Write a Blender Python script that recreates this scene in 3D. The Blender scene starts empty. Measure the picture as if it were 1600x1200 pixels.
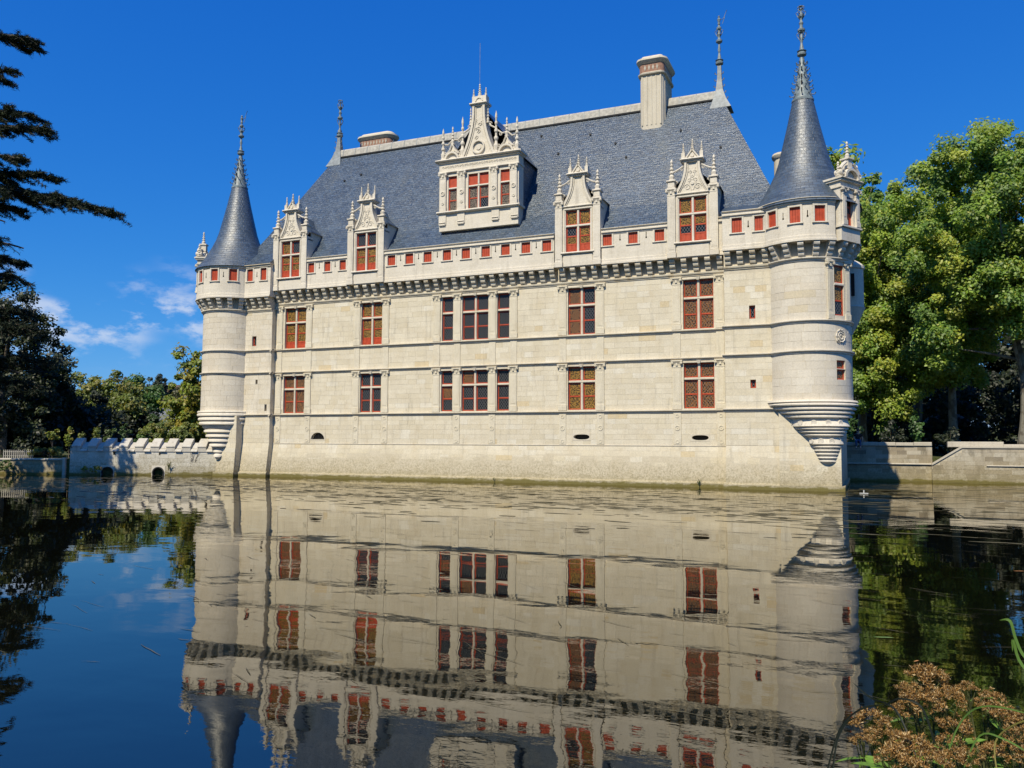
import bpy, math, random
import numpy as np
from mathutils import Vector, Matrix
random.seed(7); RNG = np.random.default_rng(7)
R_ = math.radians
SC = bpy.context.scene
COL = SC.collection

# ---------------------------------------------------------------- camera
cam = bpy.data.cameras.new('camera'); camo = bpy.data.objects.new('camera', cam); COL.objects.link(camo)
cam.sensor_width = 36; cam.lens = 1300 / 1600 * 36; cam.clip_start = 0.1; cam.clip_end = 6000
CAM = Vector((22.66, -47.14, 2.3))
_r = (0.9199998, 0.39187614, 0.00578463); _u = (0.02317304, -0.06912498, 0.99733883); _b = (0.39123315, -0.91741748, -0.07267593)
camo.matrix_world = Matrix(((_r[0], _u[0], _b[0], CAM.x), (_r[1], _u[1], _b[1], CAM.y), (_r[2], _u[2], _b[2], CAM.z), (0, 0, 0, 1)))
SC.camera = camo
# ---------------------------------------------------------------- sky, sun, exposure
SUN_EL, SUN_AZ = R_(48.5), R_(7.5)          # elevation; azimuth left of the facade normal
w = bpy.data.worlds.new('World'); SC.world = w; w.use_nodes = True
nt = w.node_tree; nt.nodes.clear()
def wn(t, **k):
    n = nt.nodes.new(t)
    for a, b in k.items(): setattr(n, a, b)
    return n
sky = wn('ShaderNodeTexSky', sky_type='NISHITA', sun_disc=False, sun_elevation=SUN_EL, sun_rotation=R_(180) + SUN_AZ,
         altitude=300, air_density=1.0, dust_density=0.0, ozone_density=2.2)
# one colour curve for the whole dome: the clear, deep blue of the photograph
sc_ = wn('ShaderNodeSeparateColor'); nt.links.new(sky.outputs[0], sc_.inputs[0]); cc_ = wn('ShaderNodeCombineColor')
for ch, (po, mu) in enumerate(((1.6, .069), (.81, .571), (.40, 2.37))):
    a_ = wn('ShaderNodeMath', operation='POWER'); nt.links.new(sc_.outputs[ch], a_.inputs[0]); a_.inputs[1].default_value = po
    b_ = wn('ShaderNodeMath', operation='MULTIPLY'); nt.links.new(a_.outputs[0], b_.inputs[0]); b_.inputs[1].default_value = mu; nt.links.new(b_.outputs[0], cc_.inputs[ch])
tc = wn('ShaderNodeTexCoord'); sep = wn('ShaderNodeSeparateXYZ'); nt.links.new(tc.outputs['Generated'], sep.inputs[0])
mp = wn('ShaderNodeMapping'); mp.inputs['Scale'].default_value = (1, 1, 2.1); mp.inputs['Location'].default_value = (0.35, 0.1, 0.0)
nt.links.new(tc.outputs['Generated'], mp.inputs[0])
no = wn('ShaderNodeTexNoise'); no.inputs['Scale'].default_value = 19; no.inputs['Detail'].default_value = 9; no.inputs['Roughness'].default_value = .6
nt.links.new(mp.outputs[0], no.inputs['Vector'])
def wmap(src, a, b, c=0, d=1):
    m = wn('ShaderNodeMapRange', interpolation_type='SMOOTHSTEP')
    for i, v in zip((1, 2, 3, 4), (a, b, c, d)): m.inputs[i].default_value = v
    nt.links.new(src, m.inputs[0]); return m.outputs[0]
def wmul(a, b):
    m = wn('ShaderNodeMath', operation='MULTIPLY'); nt.links.new(a, m.inputs[0])
    if isinstance(b, float): m.inputs[1].default_value = b
    else: nt.links.new(b, m.inputs[1])
    return m.outputs[0]
band = wmul(wmap(sep.outputs[2], .07, .12), wmap(sep.outputs[2], .21, .15))     # thin clouds low above the horizon, all the way round
no2 = wn('ShaderNodeTexNoise'); no2.inputs['Scale'].default_value = 8.0; no2.inputs['Detail'].default_value = 2; nt.links.new(mp.outputs[0], no2.inputs['Vector'])
fac = wmul(wmul(wmul(wmap(no.outputs[0], .45, .62), wmap(no2.outputs[0], .42, .56)), band), 0.62)
mx = wn('ShaderNodeMix', data_type='RGBA'); nt.links.new(fac, mx.inputs[0]); nt.links.new(cc_.outputs[0], mx.inputs[6])
mx.inputs[7].default_value = (4.6, 5.0, 5.8, 1)
bg = wn('ShaderNodeBackground'); bg.inputs[1].default_value = 0.14; nt.links.new(mx.outputs[2], bg.inputs[0])
wo = wn('ShaderNodeOutputWorld'); nt.links.new(bg.outputs[0], wo.inputs[0])
sl = bpy.data.lights.new('sun', 'SUN'); sl.energy = 4.95; sl.angle = R_(.53); sl.color = (1, .905, .70)
so = bpy.data.objects.new('sun', sl); COL.objects.link(so)
to_sun = Vector((-math.sin(SUN_AZ) * math.cos(SUN_EL), -math.cos(SUN_AZ) * math.cos(SUN_EL), math.sin(SUN_EL)))
so.rotation_euler = to_sun.to_track_quat('Z', 'Y').to_euler(); so.location = (0, -60, 80)
vs = SC.view_settings; vs.view_transform = 'Standard'; vs.look = 'None'; vs.exposure = 0.15; vs.gamma = 1.0; vs.use_curve_mapping = False
SC.cycles.max_bounces = 8; SC.cycles.diffuse_bounces = 3; SC.cycles.glossy_bounces = 4; SC.cycles.transparent_max_bounces = 8
SC.cycles.caustics_reflective = False; SC.cycles.caustics_refractive = False
SC.cycles.use_denoising = True

# ---------------------------------------------------------------- materials
class NT:
    def __init__(s, name):
        s.m = bpy.data.materials.new(name); s.m.use_nodes = True; s.t = s.m.node_tree
        s.b = s.t.nodes['Principled BSDF']; s.o = s.t.nodes['Material Output']
    def n(s, ty, ins=None, **k):
        x = s.t.nodes.new(ty)
        for a, b in k.items(): setattr(x, a, b)
        for a, b in (ins or {}).items(): s.put(x.inputs[a], b)
        return x
    def put(s, sock, v):
        if isinstance(v, bpy.types.NodeSocket): s.t.links.new(v, sock)
        else: sock.default_value = v
    def pos(s, scale=(1, 1, 1)):
        g = s.n('ShaderNodeNewGeometry'); return s.n('ShaderNodeMapping', {0: g.outputs['Position'], 'Scale': scale}).outputs[0]
    def noise(s, sc, det=4, ro=.55, vec=None, scale=(1, 1, 1)):
        return s.n('ShaderNodeTexNoise', {'Vector': vec or s.pos(scale), 'Scale': sc, 'Detail': det, 'Roughness': ro}).outputs[0]
    def ramp(s, f, a, b, c=0., d=1., smooth=True):
        return s.n('ShaderNodeMapRange', {0: f, 1: a, 2: b, 3: c, 4: d}, interpolation_type='SMOOTHSTEP' if smooth else 'LINEAR').outputs[0]
    def mix(s, f, a, b, bt='MIX'):
        x = s.n('ShaderNodeMix', data_type='RGBA', blend_type=bt)
        s.put(x.inputs[0], f)
        for i, v in ((6, a), (7, b)):
            s.put(x.inputs[i], v if isinstance(v, bpy.types.NodeSocket) else (*v, 1)[:4])
        return x.outputs[2]
    def math(s, op, a, b=0.):
        x = s.n('ShaderNodeMath', operation=op); s.put(x.inputs[0], a); s.put(x.inputs[1], b); return x.outputs[0]
    def attr(s, name='tint'): return s.n('ShaderNodeAttribute', attribute_name=name).outputs['Color']
    def bump(s, h, st=.3, dist=.02):
        s.put(s.b.inputs['Normal'], s.n('ShaderNodeBump', {'Height': h, 'Strength': st, 'Distance': dist}).outputs[0])
    def set(s, col=None, rough=.8, **k):
        if col is not None: s.put(s.b.inputs['Base Color'], col if isinstance(col, bpy.types.NodeSocket) else (*col, 1))
        s.put(s.b.inputs['Roughness'], rough)
        for a, b in k.items(): s.put(s.b.inputs[a.replace('_', ' ')], b)
        return s.m
M = {}
def stone_mat(name, col, tint=False, stain=.0, damp=False, streak=.15, joints=0., warm=(.46, .33, .15)):
    s = NT(name)
    c = s.attr() if tint else s.mix(1.0, col, col)
    c = s.mix(s.ramp(s.noise(.9, 6, .65), .35, .72, 0, .42), c, (col[0] * .80, col[1] * .77, col[2] * .70))
    c = s.mix(s.ramp(s.noise(5, 5, .7), .45, .8, 0, .22), c, (col[0] * 1.12, col[1] * 1.12, col[2] * 1.14))
    st = s.ramp(s.noise(2.2, 5, .6, scale=(1.6, 1.6, .16)), .52, .8, 0, streak)
    c = s.mix(st, c, (.19, .17, .14))
    if joints:
        q = s.n('ShaderNodeSeparateXYZ', {0: s.pos()}); u = s.math('ADD', q.outputs[0], s.math('MULTIPLY', q.outputs[1], .8))
        br = s.n('ShaderNodeTexBrick', {'Vector': s.n('ShaderNodeCombineXYZ', {0: u, 1: q.outputs[2]}).outputs[0], 'Color1': (0, 0, 0, 1), 'Color2': (.35, .35, .35, 1), 'Mortar': (1, 1, 1, 1), 'Scale': 1., 'Mortar Size': .007, 'Mortar Smooth': .3, 'Brick Width': .95, 'Row Height': .41})
        c = s.mix(s.math('MULTIPLY', s.n('ShaderNodeSeparateColor', {0: br.outputs[0]}).outputs[0], joints), c, (.33, .28, .20))
    if stain: c = s.mix(s.ramp(s.noise(1.3, 6, .7, scale=(1, 1, .6)), .5, .68, 0, stain), c, warm)
    if damp:   # waterline dirt: grey lichen above, brown-green slime below, with a ragged edge
        z = s.n('ShaderNodeSeparateXYZ', {0: s.pos()}).outputs[2]
        zz = s.math('ADD', z, s.math('MULTIPLY', s.math('SUBTRACT', s.noise(3, 6, .7, scale=(.5, .5, 1.5)), .5), 1.2))
        spk = s.ramp(s.noise(9, 7, .8), .44, .62)
        c = s.mix(s.math('MULTIPLY', s.math('MULTIPLY', s.ramp(zz, 1.9, .5), spk), .75), c, (.15, .13, .09))
        c = s.mix(s.math('MULTIPLY', s.ramp(zz, 2.6, .2), .35), c, (.42, .35, .19))
        z2 = s.math('ADD', z, s.math('MULTIPLY', s.math('SUBTRACT', s.noise(5, 4, .6, scale=(.3, .3, 1)), .5), .5))
        c = s.mix(s.math('MULTIPLY', s.ramp(zz, .75, .25), .35), c, (.24, .20, .10)); c = s.mix(s.ramp(z2, .24, .10, 0, .9), c, (.15, .125, .03))
    g_ = s.ramp(s.noise(13, 8, .8), .3, .7, .86, 1.10); c = s.mix(1.0, c, s.n('ShaderNodeCombineColor', {0: g_, 1: g_, 2: g_}).outputs[0], 'MULTIPLY')
    s.bump(s.math('ADD', s.noise(26, 4, .7), s.math('MULTIPLY', s.noise(6, 3), .8)), .4, .015)
    M[name] = s.set(c, .88, Specular_IOR_Level=.25)
stone_mat('ashlar', (.65, .59, .475), tint=True, stain=.16, damp=True, streak=.40)
stone_mat('pilaster_stone', (.66, .60, .47), stain=.14, streak=.3)
stone_mat('mortar', (.58, .52, .405), stain=.1, damp=True)
stone_mat('white_stone', (.695, .64, .54), streak=.34, joints=.30)
stone_mat('tower_ashlar', (.645, .59, .51), tint=True, streak=.12)
stone_mat('course_stone', (.62, .56, .45), stain=.25, streak=.2)
stone_mat('corbel_stone', (.64, .58, .46), stain=.5, streak=.2, warm=(.42, .28, .10))
stone_mat('grey_stone', (.50, .46, .385), streak=.4)
stone_mat('chimney_stone', (.60, .545, .44), streak=.4)
stone_mat('coping_stone', (.53, .50, .44), streak=.6)
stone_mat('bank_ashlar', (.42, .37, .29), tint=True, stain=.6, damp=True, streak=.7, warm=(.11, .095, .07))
stone_mat('white_ashlar', (.66, .64, .58), tint=True, damp=True, streak=.3)
def slate(name='slate', bs=.6, r0=.24, r1=.42, spec=.75):
    s = NT(name); uv = s.n('ShaderNodeUVMap').outputs[0]
    br = s.n('ShaderNodeTexBrick', {'Vector': uv, 'Color1': (.032, .052, .080, 1), 'Color2': (.070, .105, .155, 1), 'Mortar': (.012, .014, .018, 1),
        'Scale': 1., 'Mortar Size': .010, 'Bias': .0, 'Brick Width': .30, 'Row Height': .20})
    nn = s.noise(1.1, 6, .7); n2 = s.n('ShaderNodeTexNoise', {'Vector': s.n('ShaderNodeMapping', {0: uv, 'Scale': (2.2, 6, 1)}).outputs[0], 'Scale': 1., 'Detail': 5, 'Roughness': .75}).outputs[0]
    c = s.mix(s.ramp(nn, .35, .7, 0, .35), br.outputs[0], (.075, .10, .12))
    c = s.mix(s.ramp(n2, .55, .78, 0, .55), c, (.16, .205, .25))
    c = s.mix(s.ramp(n2, .46, .25, 0, .6), c, (.016, .025, .038))
    c = s.mix(s.ramp(s.noise(.5, 5, .65, scale=(1.5, 1.5, .35)), .52, .75, 0, .4), c, (.115, .125, .115))
    s.bump(s.math('ADD', br.outputs['Fac'], s.math('MULTIPLY', n2, -2.6)), bs, .025)
    M[name] = s.set(c, s.ramp(s.noise(7, 3), .3, .7, r0, r1), Specular_IOR_Level=spec)
slate(); slate('slate_spire', .42, .36, .50, .85)
def simple(name, col, rough=.7, vary=.25, sc=6, met=0., spec=.4):
    s = NT(name)
    c = s.mix(s.ramp(s.noise(sc, 5, .65), .3, .75), tuple(x * (1 - vary) for x in col), tuple(min(1, x * (1 + vary)) for x in col))
    s.bump(s.noise(sc * 5, 3), .2, .01)
    M[name] = s.set(c, rough, Metallic=met, Specular_IOR_Level=spec)
simple('lead', (.22, .245, .255), .5, .3, 4)
simple('zinc', (.19, .235, .25), .45, .4, 5)
simple('ridge_lead', (.40, .38, .33), .75, .25, 5)
simple('red_paint', (.42, .058, .018), .5, .18, 5)
simple('red_brick', (.30, .17, .12), .85, .3, 8)
simple('dark_void', (.015, .014, .013), .9, .2)
simple('iron', (.03, .03, .03), .6, .2)
simple('bark', (.12, .095, .07), .9, .35, 6)
simple('dead_wood', (.16, .13, .10), .9, .3, 6)
simple('soil', (.10, .085, .055), .95, .3, 3)
simple('moss', (.13, .115, .022), .95, .45, 5)
simple('weed_film', (.10, .085, .035), .55, .4, 6)
simple('wood_pale', (.34, .32, .28), .8, .2, 9)
simple('white_paint', (.55, .55, .52), .5, .08)
simple('tile_roof', (.20, .13, .10), .85, .25, 3)
simple('slate_far', (.14, .15, .17), .7, .2, 3)
simple('render_wall', (.62, .58, .50), .85, .1, 2)
simple('skin', (.55, .33, .24), .6, .05); simple('cloth_black', (.012, .012, .014), .85, .2); simple('denim', (.05, .08, .17), .85, .2, 30); simple('hair', (.03, .02, .015), .6, .2)
def plane_bark():
    s = NT('plane_bark')
    c = s.mix(s.ramp(s.noise(2.2, 4, .6, scale=(1, 1, .6)), .44, .56), (.10, .085, .065), (.20, .185, .15))
    c = s.mix(s.ramp(s.noise(4.5, 4, .6), .60, .68), c, (.10, .085, .06))
    s.bump(s.noise(9, 5), .4, .03); M['plane_bark'] = s.set(c, .9)
plane_bark()
def leaded(name, kind):
    s = NT(name); tco = s.n('ShaderNodeTexCoord').outputs['Object']; q = s.n('ShaderNodeSeparateXYZ', {0: tco})
    x = s.math('DIVIDE', q.outputs[0], .17); z = s.math('DIVIDE', q.outputs[2], .23)
    def line(v):
        f = s.math('FRACT', s.math('ADD', v, 50.)); return s.ramp(s.math('ABSOLUTE', s.math('SUBTRACT', f, .5)), .38, .46)
    lat = s.math('MAXIMUM', line(s.math('ADD', x, z)), line(s.math('SUBTRACT', x, z)))
    rnd = s.n('ShaderNodeObjectInfo').outputs['Random']
    vv = s.n('ShaderNodeVectorMath', {0: tco, 1: s.n('ShaderNodeCombineXYZ', {0: s.math('MULTIPLY', rnd, 30.)}).outputs[0]}, operation='ADD').outputs[0]
    nz = s.n('ShaderNodeTexNoise', {'Vector': vv, 'Scale': 14., 'Detail': 2., 'Roughness': .6}).outputs[0]
    vo = s.n('ShaderNodeTexVoronoi', {'Vector': vv, 'Scale': 11.}).outputs['Distance']
    if kind == 'dark': c = s.mix(s.math('MULTIPLY', lat, .55), s.mix(s.ramp(nz, .4, .7), (.003, .004, .006), (.010, .012, .018)), (.24, .24, .23))
    elif kind == 'gold':
        c = s.mix(s.ramp(nz, .42, .56), (.014, .007, .004), (.34, .19, .035)); c = s.mix(s.math('MULTIPLY', s.ramp(vo, .22, .08), .8), c, (.36, .22, .05)); c = s.mix(s.math('MULTIPLY', s.ramp(nz, .50, .40), .8), c, (.035, .02, .01)); c = s.mix(s.math('MULTIPLY', lat, .35), c, (.10, .085, .06))
    elif kind == 'amber':
        c = s.mix(s.ramp(nz, .40, .62), (.012, .007, .004), (.28, .11, .022)); c = s.mix(s.math('MULTIPLY', lat, .7), c, (.20, .17, .13))
    elif kind == 'pale':
        c = s.mix(s.ramp(nz, .42, .6), (.03, .024, .018), (.26, .21, .15)); c = s.mix(s.math('MULTIPLY', lat, .6), c, (.12, .11, .10))
    s.bump(s.math('ADD', nz, lat), .25, .01)
    M[name] = s.set(c, .2, Specular_IOR_Level=.3)
for k in ('dark', 'gold', 'amber', 'pale'): leaded('leaded_' + k, k)
def leaf_mat(name, rough=.55, trans=.35, spec=.3):
    s = NT(name); c = s.attr()
    d = s.n('ShaderNodeBsdfDiffuse', {'Color': c}); t = s.n('ShaderNodeBsdfTranslucent', {'Color': s.mix(1.0, c, (1.25, 1.2, .55), 'MULTIPLY')})
    g = s.n('ShaderNodeBsdfGlossy', {'Color': (1, 1, 1, 1), 'Roughness': rough})
    a = s.n('ShaderNodeMixShader', {0: trans, 1: d.outputs[0], 2: t.outputs[0]})
    b = s.n('ShaderNodeMixShader', {0: spec * .12, 1: a.outputs[0], 2: g.outputs[0]})
    s.t.links.new(b.outputs[0], s.o.inputs[0]); M[name] = s.m
leaf_mat('leaf', trans=.42); leaf_mat('needle', trans=.1, spec=.15); leaf_mat('dry_flower', trans=.25, spec=.05)
def ground_mat():
    s = NT('ground'); c = s.mix(s.ramp(s.noise(.5, 6, .7), .35, .65), (.055, .075, .02), (.11, .10, .045))
    c = s.mix(s.ramp(s.noise(6, 5, .7), .4, .7), c, (.04, .055, .015)); s.bump(s.noise(14, 5, .7), .6, .06); M['ground'] = s.set(c, .95, Specular_IOR_Level=.1)
ground_mat()
def water_mat():
    s = NT('water')
    n1 = s.noise(1.0, 2, .4, scale=(.8, 1.1, 1)); n2 = s.noise(6.5, 3, .55, scale=(.7, 1.3, 1)); n3 = s.noise(.16, 2, .5)
    amp = s.ramp(n3, .36, .66, .15, 1.15)
    h = s.math('MULTIPLY', s.math('ADD', s.math('MULTIPLY', n1, 1.0), s.math('MULTIPLY', n2, .055)), amp)
    s.bump(h, WATER_BUMP, .03)
    bn = s.b.inputs['Normal'].links[0].from_socket
    fr = s.n('ShaderNodeFresnel', {'IOR': 2.1, 'Normal': bn}); gl = s.n('ShaderNodeBsdfGlossy', {'Color': (1, .965, .88, 1), 'Roughness': .006, 'Normal': bn}); di = s.n('ShaderNodeBsdfDiffuse', {'Color': (.003, .0035, .002, 1)})
    s.t.links.new(s.n('ShaderNodeMixShader', {0: fr.outputs[0], 1: di.outputs[0], 2: gl.outputs[0]}).outputs[0], s.o.inputs[0]); M['water'] = s.m
WATER_BUMP = .27
water_mat()

# ---------------------------------------------------------------- mesh builder
class MB:
    def __init__(s, T=None): s.v = []; s.f = []; s.uv = None; s.tint = None; s.T = T
    def add(s, vs, fs):
        o = len(s.v); s.v += [tuple(s.T @ Vector(p)) for p in vs] if s.T else [tuple(p) for p in vs]
        s.f += [tuple(i + o for i in f) for f in fs]; return s
    def box(s, x0, x1, y0, y1, z0, z1):
        return s.add([(x, y, z) for z in (z0, z1) for y in (y0, y1) for x in (x0, x1)],
                     [(0, 2, 3, 1), (4, 5, 7, 6), (0, 1, 5, 4), (2, 6, 7, 3), (0, 4, 6, 2), (1, 3, 7, 5)])
    def bbox(s, x0, x1, y0, y1, z0, z1, b=.015):     # box with a bevelled front
        return s.loft([[(x0 + c, y, z0 + c), (x1 - c, y, z0 + c), (x1 - c, y, z1 - c), (x0 + c, y, z1 - c)] for y, c in ((y1, 0), (y0 + b, 0), (y0, b))])
    def loft(s, rings, caps=True, closed=True):
        n = len(rings[0]); vs = [p for r in rings for p in r]; fs = []
        for k in range(len(rings) - 1):
            for i in range(n if closed else n - 1):
                j = (i + 1) % n; fs.append((k * n + i, k * n + j, (k + 1) * n + j, (k + 1) * n + i))
        if caps: fs += [tuple(range(n))[::-1], tuple(range((len(rings) - 1) * n, len(rings) * n))]
        return s.add(vs, fs)
    def prism(s, poly, y0, y1):        # polygon in (x, z) pushed along y
        return s.loft([[(x, y0, z) for x, z in poly], [(x, y1, z) for x, z in poly]])
    def run(s, prof, x0, x1):          # profile in (y, z) pushed along x
        return s.loft([[(x0, y, z) for y, z in prof], [(x1, y, z) for y, z in prof]])
    def lathe(s, prof, cx=0, cy=0, n=16, a0=0, a1=2 * math.pi, caps=True, power=1):
        full = abs(a1 - a0) > 6.28; m = n if full else n + 1
        rings = [[(cx + r * math.cos(a0 + (a1 - a0) * i / n), cy + r * math.sin(a0 + (a1 - a0) * i / n), z) for i in range(m)] for r, z in prof]
        return s.loft(rings, caps=caps and full, closed=full)
    def tube(s, pts, rad, n=6, caps=True):
        P = [Vector(p) for p in pts]; rads = rad if hasattr(rad, '__len__') else [rad] * len(P); rings = []
        for i, p in enumerate(P):
            d = (P[min(i + 1, len(P) - 1)] - P[max(i - 1, 0)]).normalized()
            a = d.cross(Vector((0, 0, 1)) if abs(d.z) < .9 else Vector((0, 1, 0))).normalized(); b = d.cross(a)
            rings.append([p + (a * math.cos(2 * math.pi * k / n) + b * math.sin(2 * math.pi * k / n)) * rads[i] for k in range(n)])
        return s.loft(rings, caps=caps)
    def ring(s, cx, cz, y0, y1, r0, r1, n=16):   # flat ring facing -y
        for i in range(n):
            a, b = 2 * math.pi * i / n, 2 * math.pi * (i + 1) / n
            q = [(cx + r * math.cos(t), cz + r * math.sin(t)) for r, t in ((r0, a), (r1, a), (r1, b), (r0, b))]
            s.prism(q, y0, y1)
        return s
    def plate_hole(s, x0, x1, z0, z1, y0, y1, fn, n=24):   # rectangle with a hole whose outline is fn(angle)->(x,z)
        cx, cz = (x0 + x1) / 2, (z0 + z1) / 2
        def edge(a):
            c, d = math.cos(a), math.sin(a); t = min((x1 - cx) / max(abs(c), 1e-6), (z1 - cz) / max(abs(d), 1e-6)); return cx + c * t, cz + d * t
        an = sorted(set([2 * math.pi * i / n for i in range(n)] + [math.atan2(sz * (z1 - cz), sx * (x1 - cx)) % (2 * math.pi) for sx in (-1, 1) for sz in (-1, 1)]))
        for a, b in zip(an, an[1:] + [an[0] + 2 * math.pi]): s.prism([fn(a), edge(a), edge(b), fn(b)], y0, y1)
        return s
    def build(s, name, mat, parent=None, smooth=False, kind=None, label=None, loc=None):
        me = bpy.data.meshes.new(name); me.from_pydata(s.v, [], s.f)
        if s.uv:
            l = me.uv_layers.new(name='UVMap'); l.data.foreach_set('uv', np.array(s.uv, 'f').ravel())
        if s.tint:
            a = me.attributes.new('tint', 'FLOAT_COLOR', 'FACE'); a.data.foreach_set('color', np.array(s.tint, 'f').ravel())
        if smooth: me.polygons.foreach_set('use_smooth', [True] * len(me.polygons))
        me.materials.append(M[mat]); me.update()
        return link(name, me, parent, kind, label, loc)
def link(name, me, parent=None, kind=None, label=None, loc=None, rot=None, scale=None):
    o = bpy.data.objects.new(name, me); COL.objects.link(o)
    if parent: o.parent = parent
    if kind: o['kind'] = kind
    if label: o['label'] = label
    if loc is not None: o.location = loc
    if rot is not None: o.rotation_euler = rot
    if scale is not None: o.scale = scale
    return o
def thing(name, label, cat, loc=(0, 0, 0), rotz=0, group=None):
    o = bpy.data.objects.new(name, None); COL.objects.link(o); o.location = loc; o.rotation_euler = (0, 0, rotz); o.empty_display_size = .2
    o['label'] = label; o['category'] = cat
    if group: o['group'] = group
    return o
def tag(o, label, cat, group=None):
    o['label'] = label; o['category'] = cat
    if group: o['group'] = group
    return o
def smooth_angle(o):
    o.data.polygons.foreach_set('use_smooth', [True] * len(o.data.polygons))
    try: o.data.set_sharp_from_angle(angle=R_(35))
    except Exception: pass
    return o
# ---- ashlar: blocks standing proud of a mortar backing
PAL_WARM = [((.665, .60, .465), 10), ((.68, .618, .485), 8), ((.64, .572, .43), 6), ((.62, .51, .325), .9), ((.695, .645, .53), 2)]
PAL_WHITE = [((.65, .592, .485), 10), ((.665, .61, .505), 8), ((.63, .565, .45), 5), ((.60, .52, .37), .6)]
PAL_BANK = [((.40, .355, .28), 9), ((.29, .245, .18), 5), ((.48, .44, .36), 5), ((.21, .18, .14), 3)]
PAL_CREN = [((.66, .64, .58), 9), ((.58, .55, .48), 5), ((.72, .70, .64), 6)]
def pick(pal):
    c = random.choices([p[0] for p in pal], [p[1] for p in pal])[0]; k = random.uniform(.965, 1.035); return (c[0] * k, c[1] * k, c[2] * k, 1)
STONES = {}
def stones(mapf, u0, u1, z0, z1, holes, ch, lmin, lmax, pal, wall, mat, seg=1, joint=.009, proud=.008):
    n = max(1, round((z1 - z0) / ch)); zs = [z0 + (z1 - z0) * i / n for i in range(n + 1)]; res = STONES.setdefault((wall.name, mat), [])
    for za, zb in zip(zs, zs[1:]):
        hs = [h for h in holes if h[2] < zb - .02 and h[3] > za + .02]
        us = sorted({u0, u1, *[min(max(x, u0), u1) for h in hs for x in h[:2]]}); rects = []; cur = None
        for a, b in zip(us, us[1:]):
            if b - a < .01: continue
            m = (a + b) / 2; fr = [(za, zb)]
            for h in hs:
                if h[0] < m < h[1]: fr = [q for p, r in fr for q in ((p, min(r, h[2])), (max(p, h[3]), r)) if q[1] - q[0] > .03]
            if fr == [(za, zb)]:
                if cur and abs(cur[1] - a) < 1e-6: cur[1] = b
                else:
                    cur = [a, b]; rects.append((cur, za, zb))
            else:
                cur = None; rects += [([a, b], p, r) for p, r in fr]
        for (a, b), p, r in rects:
            x = a; first = True
            while x < b - 1e-6:
                l = random.uniform(lmin, lmax) * (random.uniform(.4, 1) if first else 1); first = False
                e = x + l
                if b - e < lmin * .5: e = b
                g = joint / 2; k = seg if e - x > .2 else 1; fu = [x + g + (e - x - 2 * g) * i / k for i in range(k + 1)]
                o = proud + random.uniform(-.004, .004); V = []; F = []
                for uu in fu: V += [mapf(uu, p + g, o), mapf(uu, r - g, o), mapf(uu, p + g * .2, -.004), mapf(uu, r - g * .2, -.004)]
                for i in range(k):
                    q = 4 * i; F += [(q, q + 4, q + 5, q + 1), (q + 2, q + 6, q + 4, q), (q + 1, q + 5, q + 7, q + 3)]
                q = 4 * k; F += [(0, 1, 3, 2), (q + 1, q, q + 2, q + 3)]
                c = Vector(mapf((x + e) / 2, (p + r) / 2, 0)); d = (c - CAM).length
                res.append(((e - x) * (r - p) / d ** 2, V, F, pick(pal), wall, mat)); x = e
def flush_stones(limit_groups):
    """the largest blocks of a thing (300 at most) are objects of their own; the rest are one part of the wall they belong to"""
    for keys, lim in limit_groups:
        allb = sorted([b for k in keys for b in STONES.get(k, [])], key=lambda b: -b[0])
        for _, V, F, c, wall, mat in allb[:lim]:
            m = MB(); m.add(V, F); m.tint = [c] * len(F); m.build('stone', mat, wall)
        rest = {}
        for b in allb[lim:]: rest.setdefault((b[4].name, b[5]), []).append(b)
        for (wn_, mat), bl in rest.items():
            m = MB(); m.tint = []
            for _, V, F, c, wall, mt in bl: m.add(V, F); m.tint += [c] * len(F)
            m.build('stone_courses', mat, bl[0][4], kind='stuff')
def backing(mb, mapf, u0, u1, zs, holes, depth=.32, useg=1):
    us = sorted({u0, u1, *[x for h in holes for x in h[:2] if u0 < x < u1]})
    if useg > 1: us = sorted(set(us + [u0 + (u1 - u0) * i / useg for i in range(useg + 1)]))
    zz = sorted(set(list(zs) + [z for h in holes for z in h[2:] if zs[0] < z < zs[-1]]))
    for a, b in zip(us, us[1:]):
        for c, d in zip(zz, zz[1:]):
            m, n = (a + b) / 2, (c + d) / 2
            if any(h[0] < m < h[1] and h[2] < n < h[3] for h in holes): continue
            mb.add([mapf(a, c, 0), mapf(b, c, 0), mapf(b, d, 0), mapf(a, d, 0)], [(0, 1, 2, 3)])
    for a, b, c, d in holes:
        P = [(a, c), (b, c), (b, d), (a, d)]
        for (p, q), (r, s_) in zip(P, P[1:] + P[:1]):
            mb.add([mapf(p, q, .012), mapf(r, s_, .012), mapf(r, s_, -depth), mapf(p, q, -depth)], [(0, 1, 2, 3)])
    return mb
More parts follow.
